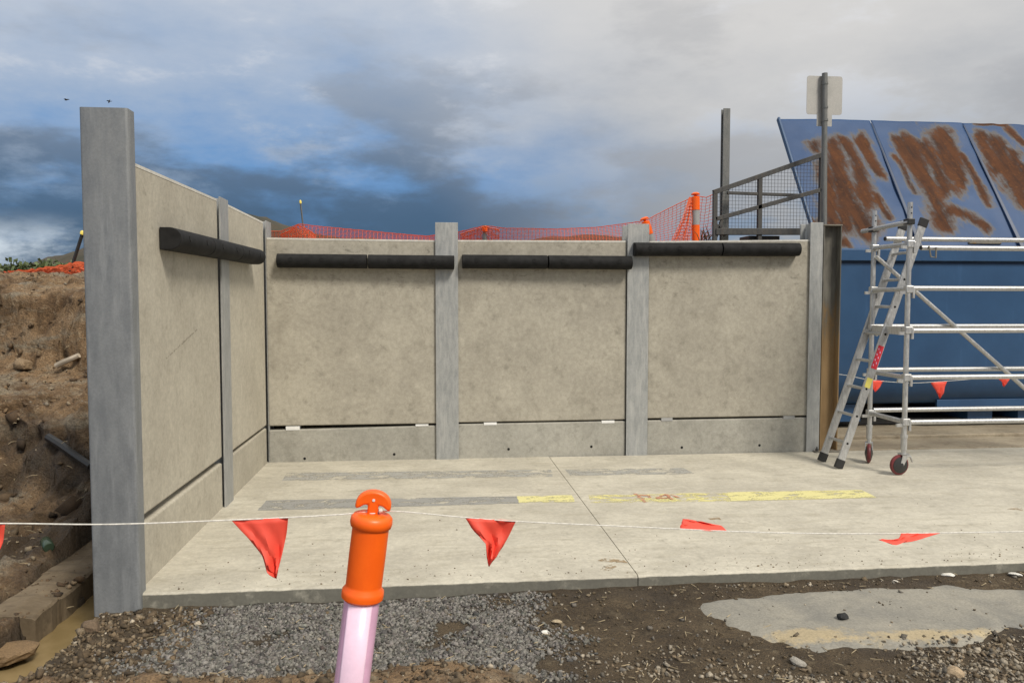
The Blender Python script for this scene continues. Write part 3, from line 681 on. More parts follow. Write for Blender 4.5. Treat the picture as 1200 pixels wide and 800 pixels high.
# ================================================================ THINGS
# ---------------------------------------------------------------- scaffold tower
sc = thing('scaffold_tower', 'aluminium mobile scaffold tower on castors in front of the blue bin', 'scaffold', (5.8, 7.49, 0))
NY, FY, SXA, SXB = 7.18, 7.79, 4.54, 7.05
def tb(name, pts, r=.0245, mat='alu', n=12, parent=sc): return MB().tube(pts, r, n).build(name, M[mat], parent, smooth=True)
def caster(xx, yy, turn):
    c, s_ = math.cos(turn), math.sin(turn)
    def T(p): return (xx+p[0]*c-p[1]*s_, yy+p[0]*s_+p[1]*c, p[2])
    fk = MB()
    fk.tube([(xx, yy, .20), (xx, yy, .255)], .022, 12)
    for q in (-.034, .034):
        fk.add([T(v) for v in [(-.035,q-.003,.205),(.035,q-.003,.205),(-.030,q-.003,.085),(-.065,q-.003,.085),(-.035,q+.003,.205),(.035,q+.003,.205),(-.030,q+.003,.085),(-.065,q+.003,.085)]],
               [(0,1,2,3),(7,6,5,4),(0,4,5,1),(1,5,6,2),(2,6,7,3),(3,7,4,0)])
    fk.hexa([T(v) for v in [(-.04,-.037,.198),(.04,-.037,.198),(.04,.037,.198),(-.04,.037,.198),(-.04,-.037,.208),(.04,-.037,.208),(.04,.037,.208),(-.04,.037,.208)]])
    f = fk.build('caster_fork', M['alu'], sc)
    hub = T((-.048, 0, .100)); ax = (-s_, c, 0)
    w_ = MB().lathe([(.03,-.020),(.082,-.018),(.094,-.014),(.099,-.004),(.099,.004),(.094,.014),(.082,.018),(.03,.020)], 28, hub, ax).build('wheel', M['tyre'], f, smooth=True)
    MB().lathe([(.012,-.040),(.078,-.0225),(.078,.0225),(.012,.040)], 20, hub, ax).build('hub', M['blackpl'], f, smooth=True)
    MB().tube([T((.02,0,.19)), T((.075,0,.175)), T((.098,0,.12))], [.010,.010,.006], 8).build('brake_lever', M['alu'], f, smooth=True)
for xx in (SXA, SXB):
    for yy, zt, tn in ((NY, 2.615, .12), (FY, 2.60, 1.05)):
        tb('upright', [(xx, yy, .36), (xx, yy, zt)], .0245)
        tb('leg', [(xx, yy, .245), (xx, yy, .38)], .029)
        MB().lathe([(.033,0),(.033,.03)], 12, (xx, yy, .36)).build('collar', M['alu'], sc, smooth=True)
        for zz in (zt-.05, zt-.105): MB().lathe([(.007,-.026),(.007,.026)], 8, (xx, yy, zz), (0,1,0)).build('pin_hole', M['black'], sc)
        caster(xx, yy, tn)
    for zz in (.515, .945, 1.40, 1.79, 2.22):
        tb('frame_rung', [(xx, NY, zz), (xx, FY, zz)], .0225)
        for yy in (NY, FY):
            MB().box(xx-.032, xx+.045, yy-.030, yy+.030, zz-.035, zz+.035).build('bracket', M['alu'], sc, bevel=.008)
            MB().box(xx+.030, xx+.052, yy-.034, yy-.004, zz-.085, zz+.02).build('hook', M['alu'], sc, bevel=.004)
            MB().bar((xx-.09, yy-.01, zz-.03), (xx-.02, yy-.01, zz-.03), .02, .03).build('hook', M['alu'], sc)
tb('guard_bar', [(SXA-.03, NY-.04, 2.425), (SXA-.03, FY+.17, 2.405)], .023)
MB().bar((SXA-.01, NY+.05, 1.39), (SXA-.01, FY-.05, 1.39), .035, .075).build('toe_board', M['alu'], sc)
for yy, zz in ((NY, 2.185), (NY, 1.80), (NY, 1.395), (NY, .945), (NY, .512), (FY, 2.315), (FY, 1.415), (FY, .965), (FY, .545)):
    xa = SXA+.12 if zz > 2.1 else SXA+.05 if yy == NY else SXA+.03
    tb('ledger', [(xa, yy+(.0 if yy == NY else -.01), zz), (SXB, yy, zz-.005)], .0245)
    MB().lathe([(.02,0),(.02,.004)], 10, (xa-.002, yy, zz), (-1,0,0)).build('end_plug', M['blackpl'], sc)
tb('brace', [(SXA, FY-.05, 2.13), (6.5, FY-.06, .53)], .021)
tb('brace', [(6.9, NY+.05, 2.13), (5.9, NY+.05, 1.42)], .021)
for yy, zz in ((NY, 2.43), (FY, 2.41)): MB().box(SXA-.05, SXA+.02, yy-.055, yy+.03, zz-.028, zz+.028).build('bracket', M['blackpl'], sc, bevel=.006)
tb('safety_clip', [(SXA+.18, NY-.03, 2.20), (SXA+.20, NY-.035, 2.10), (SXA+.25, NY-.035, 2.09), (SXA+.255, NY-.03, 2.19)], .008, 'rusty', 6)

# ---------------------------------------------------------------- ladder
ld = thing('ladder', 'aluminium ladder leaning on the end of the scaffold tower', 'ladder', (4.05, 7.67, 0))
la, lb_ = Vector((4.05, 0, .0)), Vector((4.895, 0, 2.485)); ldir = (lb_-la).normalized(); LLEN = (lb_-la).length; lnor = Vector((-ldir.z, 0, ldir.x))
for yy in (7.50, 7.84):
    a = la+Vector((0,yy,0))+ldir*.05; b = lb_+Vector((0,yy,0))
    MB().bar(a, b-ldir*.06, .026, .078, lnor).build('rail', M['alu'], ld, bevel=.005)
    MB().bar(la+Vector((0,yy,0))-ldir*.005+Vector((.0,0,.012)), a+ldir*.05, .034, .088, lnor).build('foot', M['blackpl'], ld, bevel=.006)
    MB().bar(b-ldir*.075, b+ldir*.012, .034, .090, lnor).build('end_cap', M['blackpl'], ld, bevel=.006)
k = 0; s_ = .27
while s_ < LLEN-.15:
    c = la+ldir*s_
    MB().tube([c+Vector((0,7.512,0)), c+Vector((0,7.828,0))], .016, 10).build('rung', M['alu'], ld, smooth=True)
    MB().lathe([(.012,-.002),(.012,.0015)], 10, c+Vector((0,7.487,0)), (0,-1,0)).build('rung_plug', M['black'], ld)
    s_ += .288
def sticker(s0, s1, mat):
    c0 = la+ldir*s0+Vector((0,7.4855,0)); c1 = la+ldir*s1+Vector((0,7.4855,0)); return MB().bar(c0, c1, .002, .060, lnor).build('sticker', M[mat], ld)
sticker(1.06, 1.30, 'redlab'); sticker(.86, .96, 'yellab')
mb = MB()
for k in range(7):
    c0 = la+ldir*(1.085+k*.028)+lnor*(.012*(-1)**k)+Vector((0,7.4838,0)); mb.bar(c0, c0+ldir*.018+lnor*.008, .001, .009, lnor)
mb.build('sticker_print', M['sleeve'], ld)

# ---------------------------------------------------------------- flags and cords
def flag(parent, A, B, left, right, rip=.006, ph=0, name='flag', n=10, m=14, mat='flag'):
    """cloth pennant between the two side outlines (lists of points from the cord to the tip)"""
    def walk(P, t):
        P = [Vector(p) for p in P]; k = t*(len(P)-1); i = min(int(k), len(P)-2); f = k-i; return P[i].lerp(P[i+1], f)
    V = []
    for j in range(m+1):
        t = j/m; l = walk(left, t); r_ = walk(right, t)
        for i in range(n+1):
            s = i/n; q = l.lerp(r_, s); wv = (math.sin(s*7+t*5+ph)+.6*math.sin(s*15-t*9+ph*2))*rip*1.5*(.25+t)*min(1, (1-t)*4+.1)
            V.append(q+Vector((0, wv, 0)))
    fs = [(j*(n+1)+i, j*(n+1)+i+1, (j+1)*(n+1)+i+1, (j+1)*(n+1)+i) for j in range(m) for i in range(n)]
    o = MB().add(V, fs).build(name, M[mat], parent, smooth=True)
    s = o.modifiers.new('solid', 'SOLIDIFY'); s.thickness = .0012; s.offset = 0
    return o
BY = 2.20
def cord_pts(px_list, Y, sub=6):
    P = [at(a, b, Y) for a, b in px_list]; out = []
    for i in range(len(P)-1):
        p0, p1, p2, p3 = P[max(i-1,0)], P[i], P[i+1], P[min(i+2,len(P)-1)]
        for k in range(sub):
            t = k/sub; out.append(.5*((2*p1)+(-p0+p2)*t+(2*p0-5*p1+4*p2-p3)*t*t+(-p0+3*p1-3*p2+p3)*t**3))
    out.append(P[-1]); return out
bt = thing('flag_bunting', 'white cord with red pennants strung across the foreground and tied to the orange bollard', 'bunting', (0, BY, 1.1))
cp = cord_pts([(-260,617),(-120,615),(0,613),(130,614),(271,609),(337,606),(400,602.5),(431,599.5)], BY)
MB().tube(cp, .0021, 6).build('cord', M['rope'], bt, smooth=True)
cp = cord_pts([(441,599),(470,599),(545,606),(605,610.5),(700,615),(798,619.5),(852,622),(940,624.5),(1030,625),(1103,624),(1200,622.5),(1330,620),(1460,616)], BY)
MB().tube(cp, .0017, 6).build('cord', M['rope'], bt, smooth=True)
A_ = lambda x, y, d=0.: at(x, y, BY+d)
flag(bt, 0, 0, [A_(271,609), A_(290,630,-.01), A_(306,652,-.012), A_(313,667,-.01), A_(323,677,-.01)], [A_(337.5,606), A_(335,628,.005), A_(331,648,0), A_(327,664,-.01), A_(324,677.5,-.01)], .009, 0)
flag(bt, 0, 0, [A_(545,606), A_(554,621,-.01), A_(569,635,-.015), A_(570,650,-.01), A_(572.5,663,-.01)], [A_(605,610), A_(597,624,.012), A_(589,640,.01), A_(581,652,0), A_(573.5,663.5,-.01)], .010, 2)
flag(bt, 0, 0, [A_(798,620), A_(797.5,615,.02), A_(798,611,.04), A_(800,608,.06)], [A_(852,622), A_(846,616,.03), A_(828,610.5,.05), A_(801,608,.06)], .008, 1)
flag(bt, 0, 0, [A_(1056,624.5), A_(1050,631,-.02), A_(1040,633,-.05), A_(1030,632,-.08)], [A_(1103,624), A_(1075,631,-.02), A_(1047,638,-.05), A_(1031,632.5,-.08)], .008, 3)
flag(bt, 0, 0, [A_(-58,614), A_(-44,632,-.01), A_(-26,650,-.01), A_(-14,672,0)], [A_(6,612.5), A_(4,634,.004), A_(-3,655,.0), A_(-13,673,0)], .008, 1.4)
for s in (-.004, .003):                                             # turns of cord round the bollard neck
    pts = []
    c = at(437, 599.5, BY)
    for k in range(17):
        a = 2*math.pi*k/16; pts.append(c+Vector((.017*math.cos(a), .017*math.sin(a), s+.003*math.sin(a))))
    MB().tube(pts, .0020, 6).build('knot', M['rope'], bt, smooth=True)
MB().lathe([(.002,-.006),(.006,-.003),(.006,.003),(.002,.006)], 10, at(446, 598, BY-.015), (1,0,.3)).build('knot', M['rope'], bt, smooth=True)

bb = thing('flag_bunting', 'short string of red pennants hanging between the scaffold and the blue bin', 'bunting', (5.9, 8.62, .7))
YB2 = 8.62
cp = cord_pts([(960,437),(988,439),(1016,444.5),(1040,447),(1070,448.5),(1100,447),(1140,444),(1175,441),(1210,438),(1260,440),(1320,436)], YB2)
MB().tube(cp, .0028, 6).build('cord', M['rope'], bb, smooth=True)
G_ = lambda x, y, d=0.: at(x, y, YB2+d)
flag(bb, 0, 0, [G_(1014,444.5), G_(1020,452,.01), G_(1025,459)], [G_(1036,446), G_(1031,453,-.01), G_(1026,459)], .01, 0, n=6, m=6)
flag(bb, 0, 0, [G_(1090.5,447.5), G_(1096,457,.01), G_(1101,467)], [G_(1110,447), G_(1106,457,-.01), G_(1102,467)], .01, 1, n=6, m=6)
flag(bb, 0, 0, [G_(1168,441.5), G_(1173,447,.01), G_(1176,453)], [G_(1185,440), G_(1181,447,-.01), G_(1177,453)], .01, 2, n=6, m=6)
flag(bb, 0, 0, [G_(1240,439), G_(1247,449,.01), G_(1250,459)], [G_(1262,440), G_(1257,449,-.01), G_(1251,459)], .01, 2, n=6, m=6)

# ---------------------------------------------------------------- bollard in front
bo_top = at(437.5, 574, BY); bo_ax = Vector((.128, .0, 1)).normalized()
c_ring = at(435.5, 609, BY); base_z = height(np.array([-.3]), np.array([BY]))[0]
bo = thing('bollard', 'orange topped bollard with pale sleeve leaning in the foreground', 'bollard', (c_ring.x-.128*(c_ring.z-base_z), BY, base_z))
def on(dist): return c_ring+bo_ax*dist
# sleeve above and below: distances along the axis from the top ring
MB().lathe([(.050,-.187),(.0575,-.196),(.0585,-.208),(.0575,-.218),(.049,-.226)][::-1]+[(.0500,-.180),(.0508,-.10),(.0506,-.022),(.056,-.017),(.0585,-.006),(.0570,.008),(.050,.016),(.030,.0195),(.017,.021)], 48, c_ring, bo_ax).build('orange_head', M['orange'], bo, smooth=True)
# neck and mushroom grip
side = Vector((1,0,-.128)).normalized(); fr = side.cross(bo_ax)
def grip(prof, d0, d1):
    n = len(prof); vs = [on(0)+side*a+bo_ax*b+fr*d0 for a, b in prof]+[on(0)+side*a+bo_ax*b+fr*d1 for a, b in prof]
    return MB().add(vs, [tuple(range(n))[::-1], tuple(range(n, 2*n))]+[(i, (i+1) % n, n+(i+1) % n, n+i) for i in range(n)])
half = [(.0145, .012), (.0145, .046), (.026, .043), (.036, .036), (.047, .031), (.049, .040)]+[(.049*math.cos(R(a)), .044+.040*math.sin(R(a))) for a in range(12, 90, 13)]
gp = half+[(0, .084)]+[(-a, b) for a, b in half[::-1]]
grip(gp, -.017, .017).build('grip', M['orange'], bo, smooth=True, bevel=.006, seg=3)
MB().lathe([(.004,-.001),(.004,.0015)], 10, on(.060)+side*-.004-fr*.0172 if fr.y > 0 else on(.060)+fr*.0172, -fr if fr.y > 0 else fr).build('grip_hole', M['white'], bo)
LB = (c_ring.z-base_z)/bo_ax.z
# fluted pale tube down to the base
pf = []
n = 60; mb = MB(); vs = []; fs = []
for j, dd in enumerate((-.222, -.5, -.8, -LB+.05)):
    for k in range(n):
        a = 2*math.pi*k/n; rr = .0482+.0009*(k % 15 == 0)
        q = Vector((0,0,1)).rotation_difference(bo_ax); vs.append(on(dd)+q @ Vector((rr*math.cos(a), rr*math.sin(a), 0)))
for j in range(3):
    for k in range(n): a = j*n+k; b = j*n+(k+1) % n; fs.append((a, b, b+n, a+n))
mb.add(vs, fs).build('sleeve', M['sleeve'], bo, smooth=True)
vs = []; fs = []; q = Vector((0,0,1)).rotation_difference(bo_ax); n = 14
for j, dd in enumerate((-.224, -.5, -.75)):
    for k in range(n+1):
        a = R(-90-44+84*k/n); vs.append(on(dd)+q @ Vector((.0494*math.cos(a), .0494*math.sin(a), 0)))
for j in range(2):
    for k in range(n): a = j*(n+1)+k; fs.append((a, a+1, a+n+2, a+n+1))
o = MB().add(vs, fs).build('reflective_band', M['sleeve_white'], bo, smooth=True); sm = o.modifiers.new('solid', 'SOLIDIFY'); sm.thickness = .0012
MB().lathe([(.19, 0), (.19, .03), (.15, .05), (.065, .065), (.060, .09)], 8, bo.location, (0,0,1)).build('base', M['rubber'], bo, bevel=.004)

# ---------------------------------------------------------------- railing and steel post on the fill
rl = thing('mesh_railing', 'dark steel ramp railing with wire mesh infill above the back wall', 'railing', (4.0, 9.0, 2.17))
RY = 9.0; q_ = lambda x, y: at(x, y, RY)
def br(name, a, b, w_=.045, mat='dark_steel'): return MB().bar(q_(*a), q_(*b), w_, w_, (0,1,0)).build(name, M[mat], rl, bevel=.004)
br('top_rail', (836, 225.5), (966, 180.5), .055); br('middle_rail', (838, 257), (966, 221.5), .05)
br('cross_rail', (852, 226), (936, 229), .035); br('bottom_rail', (838, 271.5), (948, 271.5), .075)
for xx, yt in ((838, 225), (890.5, 207), (963, 184)):
    a = q_(xx, yt); MB().bar(a, (a.x+.004, RY, 2.12), .05, .05, (0,1,0)).build('post', M['dark_steel'], rl, bevel=.004)
for (a, b) in (((846, 258), (838, 280)), ((838, 262), (850, 276))): br('kick_bar', a, b, .035)
mb = MB(); ta, tb_ = q_(836, 225.5), q_(966, 180.5); bz = q_(838, 269).z
nxw = 34
for i in range(nxw+1):
    t = i/nxw; xx = ta.x+(tb_.x-ta.x)*t; zt = ta.z+(tb_.z-ta.z)*t; mb.tube([(xx, RY+.02, bz), (xx, RY+.02, zt)], .0021, 4, False)
zz = bz
while zz < tb_.z:
    t0 = max(0, (zz-ta.z)/(tb_.z-ta.z)); mb.tube([(ta.x+(tb_.x-ta.x)*t0, RY+.024, zz), (tb_.x, RY+.024, zz)], .0021, 4, False); zz += .042
mb.build('wire_mesh', M['dark_steel'], rl)
MB().box(q_(860, 1).x+.25, q_(860, 1).x+.62, RY+.05, RY+.35, 2.1, q_(905, 276).z).build('footing_block', M['dark_steel'], rl)
sp_o = thing('steel_post', 'tall plain grey steel post standing behind the mesh railing', 'post', (3.55, 9.3, 2.1))
a = at(850.5, 128, 9.25); hsec(MB(), a.x, 9.25, .082, .082, .012, .012, 2.1, a.z, 'x').build('shaft', M['pole_steel'], sp_o)
MB().box(a.x-.09, a.x+.09, 9.16, 9.34, 2.12, 2.36).build('footing', M['dark_steel'], sp_o, bevel=.01)
dp = thing('dead_plant', 'small dry brown plant at the foot of the mesh railing', 'plant', at(826, 281, 9.4))
for i in range(16):
    b = at(826+random.uniform(-6, 8), 284, 9.4); t_ = b+Vector((random.uniform(-.12, .16), random.uniform(-.08, .08), random.uniform(.08, .22)))
    MB().tube([b, b.lerp(t_, .5)+Vector((0,0,.03)), t_], [.006, .005, .002], 5).build('stalk', M['dead'], dp)

# ---------------------------------------------------------------- orange barrier nets
def net(parent, top, bot, Y, dx=.048, dz=.048, r=.0036, wob=.004, yfun=None):
    """top/bot: (pixel x, pixel y) polylines; strands are real thin cords"""
    T = [at(a, b, Y) for a, b in top]; B = [at(a, b, Y) for a, b in bot]
    xs = np.arange(T[0].x, T[-1].x, dx); zt = np.interp(xs, [p.x for p in T], [p.z for p in T]); zb = np.interp(xs, [p.x for p in B], [p.z for p in B])
    m_ = max(3, int(1.0/dz)); mb = MB(); G = []
    for i, x_ in enumerate(xs):
        row = []
        for j in range(m_+1):
            t = j/m_; yy = Y+.10*math.sin(x_*2.1+t*2)+.05*math.sin(x_*5.3)*(1-t)
            row.append(Vector((x_+wob*math.sin(j*1.9+i*.7), yy, zb[i]+(zt[i]-zb[i])*t+wob*.5*math.sin(i*2.3+j))))
        G.append(row)
    for row in G: mb.tube(row, r, 3, False)
    for j in range(m_+1): mb.tube([row[j] for row in G], r*(1.9 if j == m_ else 1.0), 3, False)
    return mb.build('net', M['net'], parent)
bn1 = thing('barrier_net', 'orange plastic barrier net sagging along the top of the back wall', 'net', (1, 10.5, 2.17))
net(bn1, [(300,270),(330,272),(352,263),(375,266),(440,271),(500,276),(540,271),(568,264.5),(590,268),(650,269),(700,266),(757,258)], [(300,300),(757,300)], 10.5)
net(bn1, [(757,258),(785,244),(815,229),(826,232),(838,227)], [(757,300),(838,300)], 10.5, .055, .05)
net(bn1, [(330,276),(345,268),(352,264.5),(362,270),(372,277)], [(330,298),(372,298)], 10.7, .03, .06, .005, .008)
net(bn1, [(540,274),(568,265.5),(585,270)], [(536,290),(600,292)], 10.42, .045, .06, .0045, .006)
# folded end of the net hanging from the tall bollard
T0 = at(812, 231, 10.45); mb = MB()
for i in range(15):
    b = at(786+i*1.5, 284, 10.4+.02*(i % 3)); mb.tube([T0+Vector((-.01*(15-i)/3, 0, 0)), T0.lerp(b, .5)+Vector((.02*math.sin(i), 0, 0)), b], .0055, 3, False)
for j in range(1, 14):
    t = j/14; a = T0.lerp(at(786, 284, 10.4), t); b = T0.lerp(at(808, 284, 10.4), t); mb.tube([a, a.lerp(b, .5)+Vector((0,-.01,.01)), b], .0055, 3, False)
mb.build('net_fold', M['net'], bn1)
for p0, p1 in (((568, 300), (568, 264)),):
    tb('stake', [at(*p0, 10.46), at(*p1, 10.46)], .028, 'pole_steel', 8, bn1)
    MB().lathe([(.034,-.06),(.038,0),(.02,.02)], 10, at(568, 266, 10.46)).build('stake_cap', M['orange'], bn1, smooth=True)
def far_bollard(x0, y0, x1, y1, Y, label):
    t_ = at(x0, y0, Y); b_ = at(x1, y1, Y); d = (t_-b_).normalized(); b_ = t_-d*1.05
    o = thing('bollard', label, 'bollard', b_, 'orange bollards holding the net behind the back wall')
    MB().lathe([(.02,1.0),(.02,1.02),(.055,1.022),(.06,1.035),(.03,1.055)], 16, b_, d).build('grip', M['orange'], o, smooth=True)
    MB().lathe([(.056,.82),(.056,.99),(.04,1.0)], 20, b_, d).build('orange_head', M['orange'], o, smooth=True)
    MB().lathe([(.052,.62),(.052,.819)], 20, b_, d).build('pale_band', M['shim_grey'], o, smooth=True)
    MB().lathe([(.052,.09),(.052,.619)], 20, b_, d).build('lower_sleeve', M['orange'], o, smooth=True)
    MB().lathe([(.19,0),(.19,.04),(.08,.09)], 8, b_, Vector((0,0,1))).build('base', M['rubber'], o)
far_bollard(815, 226, 815.5, 281, 10.46, 'tall orange bollard with a pale band at the peak of the net')
far_bollard(754.5, 255, 763, 282, 10.2, 'orange bollard top leaning out behind the second wall post')
bn2 = thing('barrier_net', 'orange barrier net along the top of the earth bank at far left', 'net', (-6, 11.5, 1.9))
net(bn2, [(-120,321),(-40,319),(0,319),(40,316),(70,312.5),(88,309),(120,306),(150,304)], [(-120,336),(60,332),(150,332)], 11.5, .05, .055, .008, .025)
net(bn2, [(-120,322),(0,320),(45,318),(88,311),(150,307)], [(-120,336),(60,333),(150,333)], 11.7, .04, .07, .008, .03)
def picket(p0, p1, Y, r, label, mat='blackpl'):
    t_ = at(*p0, Y); b_ = at(*p1, Y); b_ = b_+(b_-t_)*.6
    o = thing('picket', label, 'stake', b_)
    mb = MB(); d = (t_-b_).normalized(); u = d.orthogonal().normalized()
    for k in range(3):
        uu = Matrix.Rotation(2*math.pi*k/3, 3, d) @ u; mb.bar(b_+uu*r*.5, t_+uu*r*.5, r*.35, r, uu)
    mb.build('shaft', M[mat], o)
    MB().lathe([(r*1.25,-.035),(r*1.4,0),(r*.8,.02)], 10, t_, d).build('cap', M['yelcap'], o, smooth=True)
picket((97, 272), (84, 313), 11.6, .024, 'black yellow-capped stake leaning in the net on the earth bank')
picket((352, 236), (355.5, 268), 13, .013, 'thin stake with a yellow cap rising behind the back wall', 'pole_steel')

# ---------------------------------------------------------------- far country
def hillmesh(name, y0, px_prof, depth, label, step=6, rough=2.0):
    P = [at(a, b, y0) for a, b in px_prof]; xs = np.arange(P[0].x, P[-1].x, step); top = np.interp(xs, [p.x for p in P], [p.z for p in P])
    top = top+rough*fbm(xs/(step*9.), xs*0, 4)
    V = []; k = 26
    for j in range(k):
        t = j/(k-1); a = math.sin(t*math.pi)**.8; yy = y0+(t-.5)*depth
        for i, x_ in enumerate(xs): V.append((x_, yy, 1.0+(top[i]-1.0)*a+rough*.9*float(fbm(np.array([x_/(step*2.)]), np.array([yy/(step*2.)]), 3)[0])*a))
    n = len(xs); fq = [(j*n+i, j*n+i+1, (j+1)*n+i+1, (j+1)*n+i) for j in range(k-1) for i in range(n-1)]
    return tag(mesh_np(name, V, fq, M['hill'], smooth=True), label, kind='structure')
hillmesh('hill', 420, [(-60,332),(60,312),(95,299),(160,270),(220,252),(270,250),(305,254),(330,261),(352,270),(400,279),(520,290),(700,300)], 160, 'dark scrub covered hill beyond the bay', 3.0, 2.2)
hillmesh('soil_mound', 32, [(560,292),(600,284),(640,277),(690,275),(730,278),(760,284),(800,292)], 9, 'low dark soil mound behind the net', .25, .06)
def shrub(px, py, Y, wd, hgt, label):
    c = at(px, py, Y); g = 2.0
    o = thing('shrub', label, 'shrub', (c.x, Y, g), 'shrubs along the skyline at far left')
    top = c.z-g; N = 1400; V = np.zeros((N*4, 3)); 
    for k in range(N):
        cl = rng.integers(0, 9); cc = np.array([math.sin(cl*2.4)*wd*.36, math.cos(cl*3.1)*wd*.25, top*(.55+.10*(cl % 4))-.15*top])
        p_ = cc+rng.normal(0, 1, 3)*np.array([wd*.13, wd*.13, top*.13]); p_[2] = min(max(p_[2], .2), top)
        a = rng.normal(0, 1, 3); a /= np.linalg.norm(a); b = np.cross(a, rng.normal(0, 1, 3)); b /= np.linalg.norm(b); s = rng.uniform(.10, .20)
        for q, (i, j) in enumerate(((-1,-.6),(1,-.6),(1,.6),(-1,.6))): V[k*4+q] = p_+a*s*i+b*s*j
    mesh_np('crown', V, np.arange(N*4).reshape(-1, 4), M['leaf'], o)
    MB().tube([(c.x, Y, g-.3), (c.x+.1, Y, g+top*.7)], [.12, .04], 6).build('trunk', M['timber'], o)
shrub(44, 304.5, 60, 3.0, 2.5, 'rounded green shrub on the skyline left of the leaning stake')
shrub(22, 309.5, 60, 3.2, 2, 'low pale shrub at the left end of the skyline row')
shrub(64, 309, 62, 1.8, 2, 'small dark shrub on the skyline nearest the leaning stake')
shrub(-8, 312, 62, 4.0, 2, 'low shrub at the very left edge of the skyline')
for (xx, yy, lab, tilt) in ((78, 117, 'small dark bird flying left of the tall end post', .3), (128, 119, 'small dark bird just above the tall end post', 1.2)):
    c = at(xx, yy, 26); o = thing('bird', lab, 'bird', c)
    MB().lathe([(.003,-.06),(.02,-.033),(.024,0),(.016,.033),(.009,.05),(.002,.07)], 8, c, (math.cos(tilt), .2, math.sin(tilt))).build('body', M['bird'], o, smooth=True)
    for s in (-1, 1):
        MB().add([c+Vector((-.03,0,.0)), c+Vector((.03,0,.0)), c+Vector((.02+s*.035,.05*s,.025)), c+Vector((s*.075,.04*s,.01)), c+Vector((-.015+s*.03,.04*s,.02)), c+Vector((0,0,-.012))],
                 [(0,1,2,4),(2,3,4),(0,5,1),(1,5,2),(5,3,2),(5,4,3),(5,0,4)]).build('wing', M['bird'], o)

# ---------------------------------------------------------------- left: footing beam and rubbish in the bank
bm_ = thing('footing_beam', 'mud-covered concrete beam lying along the trench at left', 'beam', (-2.36, 5.4, -.3))
mb = MB(); n = 26; V = []
for i in range(n+1):
    yy = 4.60+i*.09; w1 = random.uniform(-.012, .012); hh = -.085+.005*math.sin(i*.9)+random.uniform(-.006, .006)
    V += [(-2.21+w1, yy, -.40), (-2.21+w1*.5, yy, hh-.01), (-2.225+w1, yy, hh), (-2.36, yy, hh+.02), (-2.49, yy, hh+.015), (-2.50, yy, -.40)]
mb.add(V, [(i*6+k, i*6+k+1, i*6+k+7, i*6+k+6) for i in range(n) for k in range(5)]+[(0,1,2,3,4,5), tuple(n*6+k for k in range(6))[::-1]])
mb.build('beam', mat_concrete('muddy_concrete', (.105, .075, .042), (.19, .145, .09), (.055, .037, .02), flat=True, dirt_amt=.8), bm_)
def hit(px, py, lo=4.0, hi=14.):
    """first place where the sight line meets the ground"""
    d = FW + RT*((px-600)/F) + UPV*((400-py)/F); d = d/d.y; Ys = np.arange(lo, hi, .01)
    gz = height(Ys*d.x, Ys); rz = CAMZ+Ys*d.z; k = np.argmax(rz <= gz); return Vector((Ys[k]*d.x, Ys[k], gz[k]))
def tubething(name, label, cat, a, b, r, mat, lift=.03, n=8):
    A, B = hit(*a)+Vector((0,-.02,lift)), hit(*b)+Vector((0,-.02,lift)); o = thing(name, label, cat, A)
    MB().tube([A, A.lerp(B, .3)+Vector((.003,0,.004)), A.lerp(B, .7), B], [r, r*1.05, r*.95, r*.9], n).build('shaft', M[mat], o, smooth=True); return o
tubething('timber_offcut', 'pale timber offcut lying on the ledge of the earth bank', 'timber', (67, 434), (94, 422), .026, 'timber', .035)
o = tubething('broken_pipe', 'dark broken pipe sticking out of the lower earth bank', 'pipe', (58, 518), (108, 549), .032, 'blackpl', .02)
A = hit(45, 620); B = hit(58, 642); bt_ = thing('bottle', 'green bottle half buried in the bank behind the cord', 'bottle', A)
dd = (B-A).normalized()
MB().lathe([(.030,-.01),(.036,.0),(.036,.14),(.014,.19),(.014,.24),(.016,.25)], 16, B+Vector((0,-.01,.005)), (A-B+Vector((0,0,.02))).normalized()).build('glass', M['bottle'], bt_, smooth=True)

# ---------------------------------------------------------------- stones
ph_ = (1+5**.5)/2
ICO = np.array([(-1,ph_,0),(1,ph_,0),(-1,-ph_,0),(1,-ph_,0),(0,-1,ph_),(0,1,ph_),(0,-1,-ph_),(0,1,-ph_),(ph_,0,-1),(ph_,0,1),(-ph_,0,-1),(-ph_,0,1)])/1.9
ICF = np.array([(0,11,5),(0,5,1),(0,1,7),(0,7,10),(0,10,11),(1,5,9),(5,11,4),(11,10,2),(10,7,6),(7,1,8),(3,9,4),(3,4,2),(3,2,6),(3,6,8),(3,8,9),(4,9,5),(2,4,11),(6,2,10),(8,6,7),(9,8,1)])
CUB = np.array([(-1,-1,-1),(1,-1,-1),(1,1,-1),(-1,1,-1),(-1,-1,1),(1,-1,1),(1,1,1),(-1,1,1)])*.62
CBF = np.array([(0,3,2,1),(4,5,6,7),(0,1,5,4),(1,2,6,5),(2,3,7,6),(3,0,4,7)])
def stones(name, P, size, cols, label, mat='stone', flat=.7, sink=.25):
    N = len(P); v = CUB[None]*(1+rng.uniform(-.55, .35, (N, 8, 3)))
    v = v*(rng.uniform(.55, 1.45, (N, 1, 3))*np.array([1, 1, flat]))
    A = rng.normal(0, 1, (N, 3, 3)); Q, _ = np.linalg.qr(A); Q = Q*.6+np.eye(3)*.4 if False else Q
    v = np.einsum('nij,nkj->nki', Q, v)*size[:, None, None]
    v[:, :, 2] *= .85
    v = v+P[:, None, :]+np.array([0, 0, 1])*(size*(.5-sink))[:, None, None]
    f = (CBF[None]+(np.arange(N)*8)[:, None, None]).reshape(-1, 4)
    o = mesh_np(name, v.reshape(-1, 3), f, M[mat], attrs={'tint': np.repeat(cols, 8, 0)})
    if label: tag(o, label, kind='stuff')
    return o
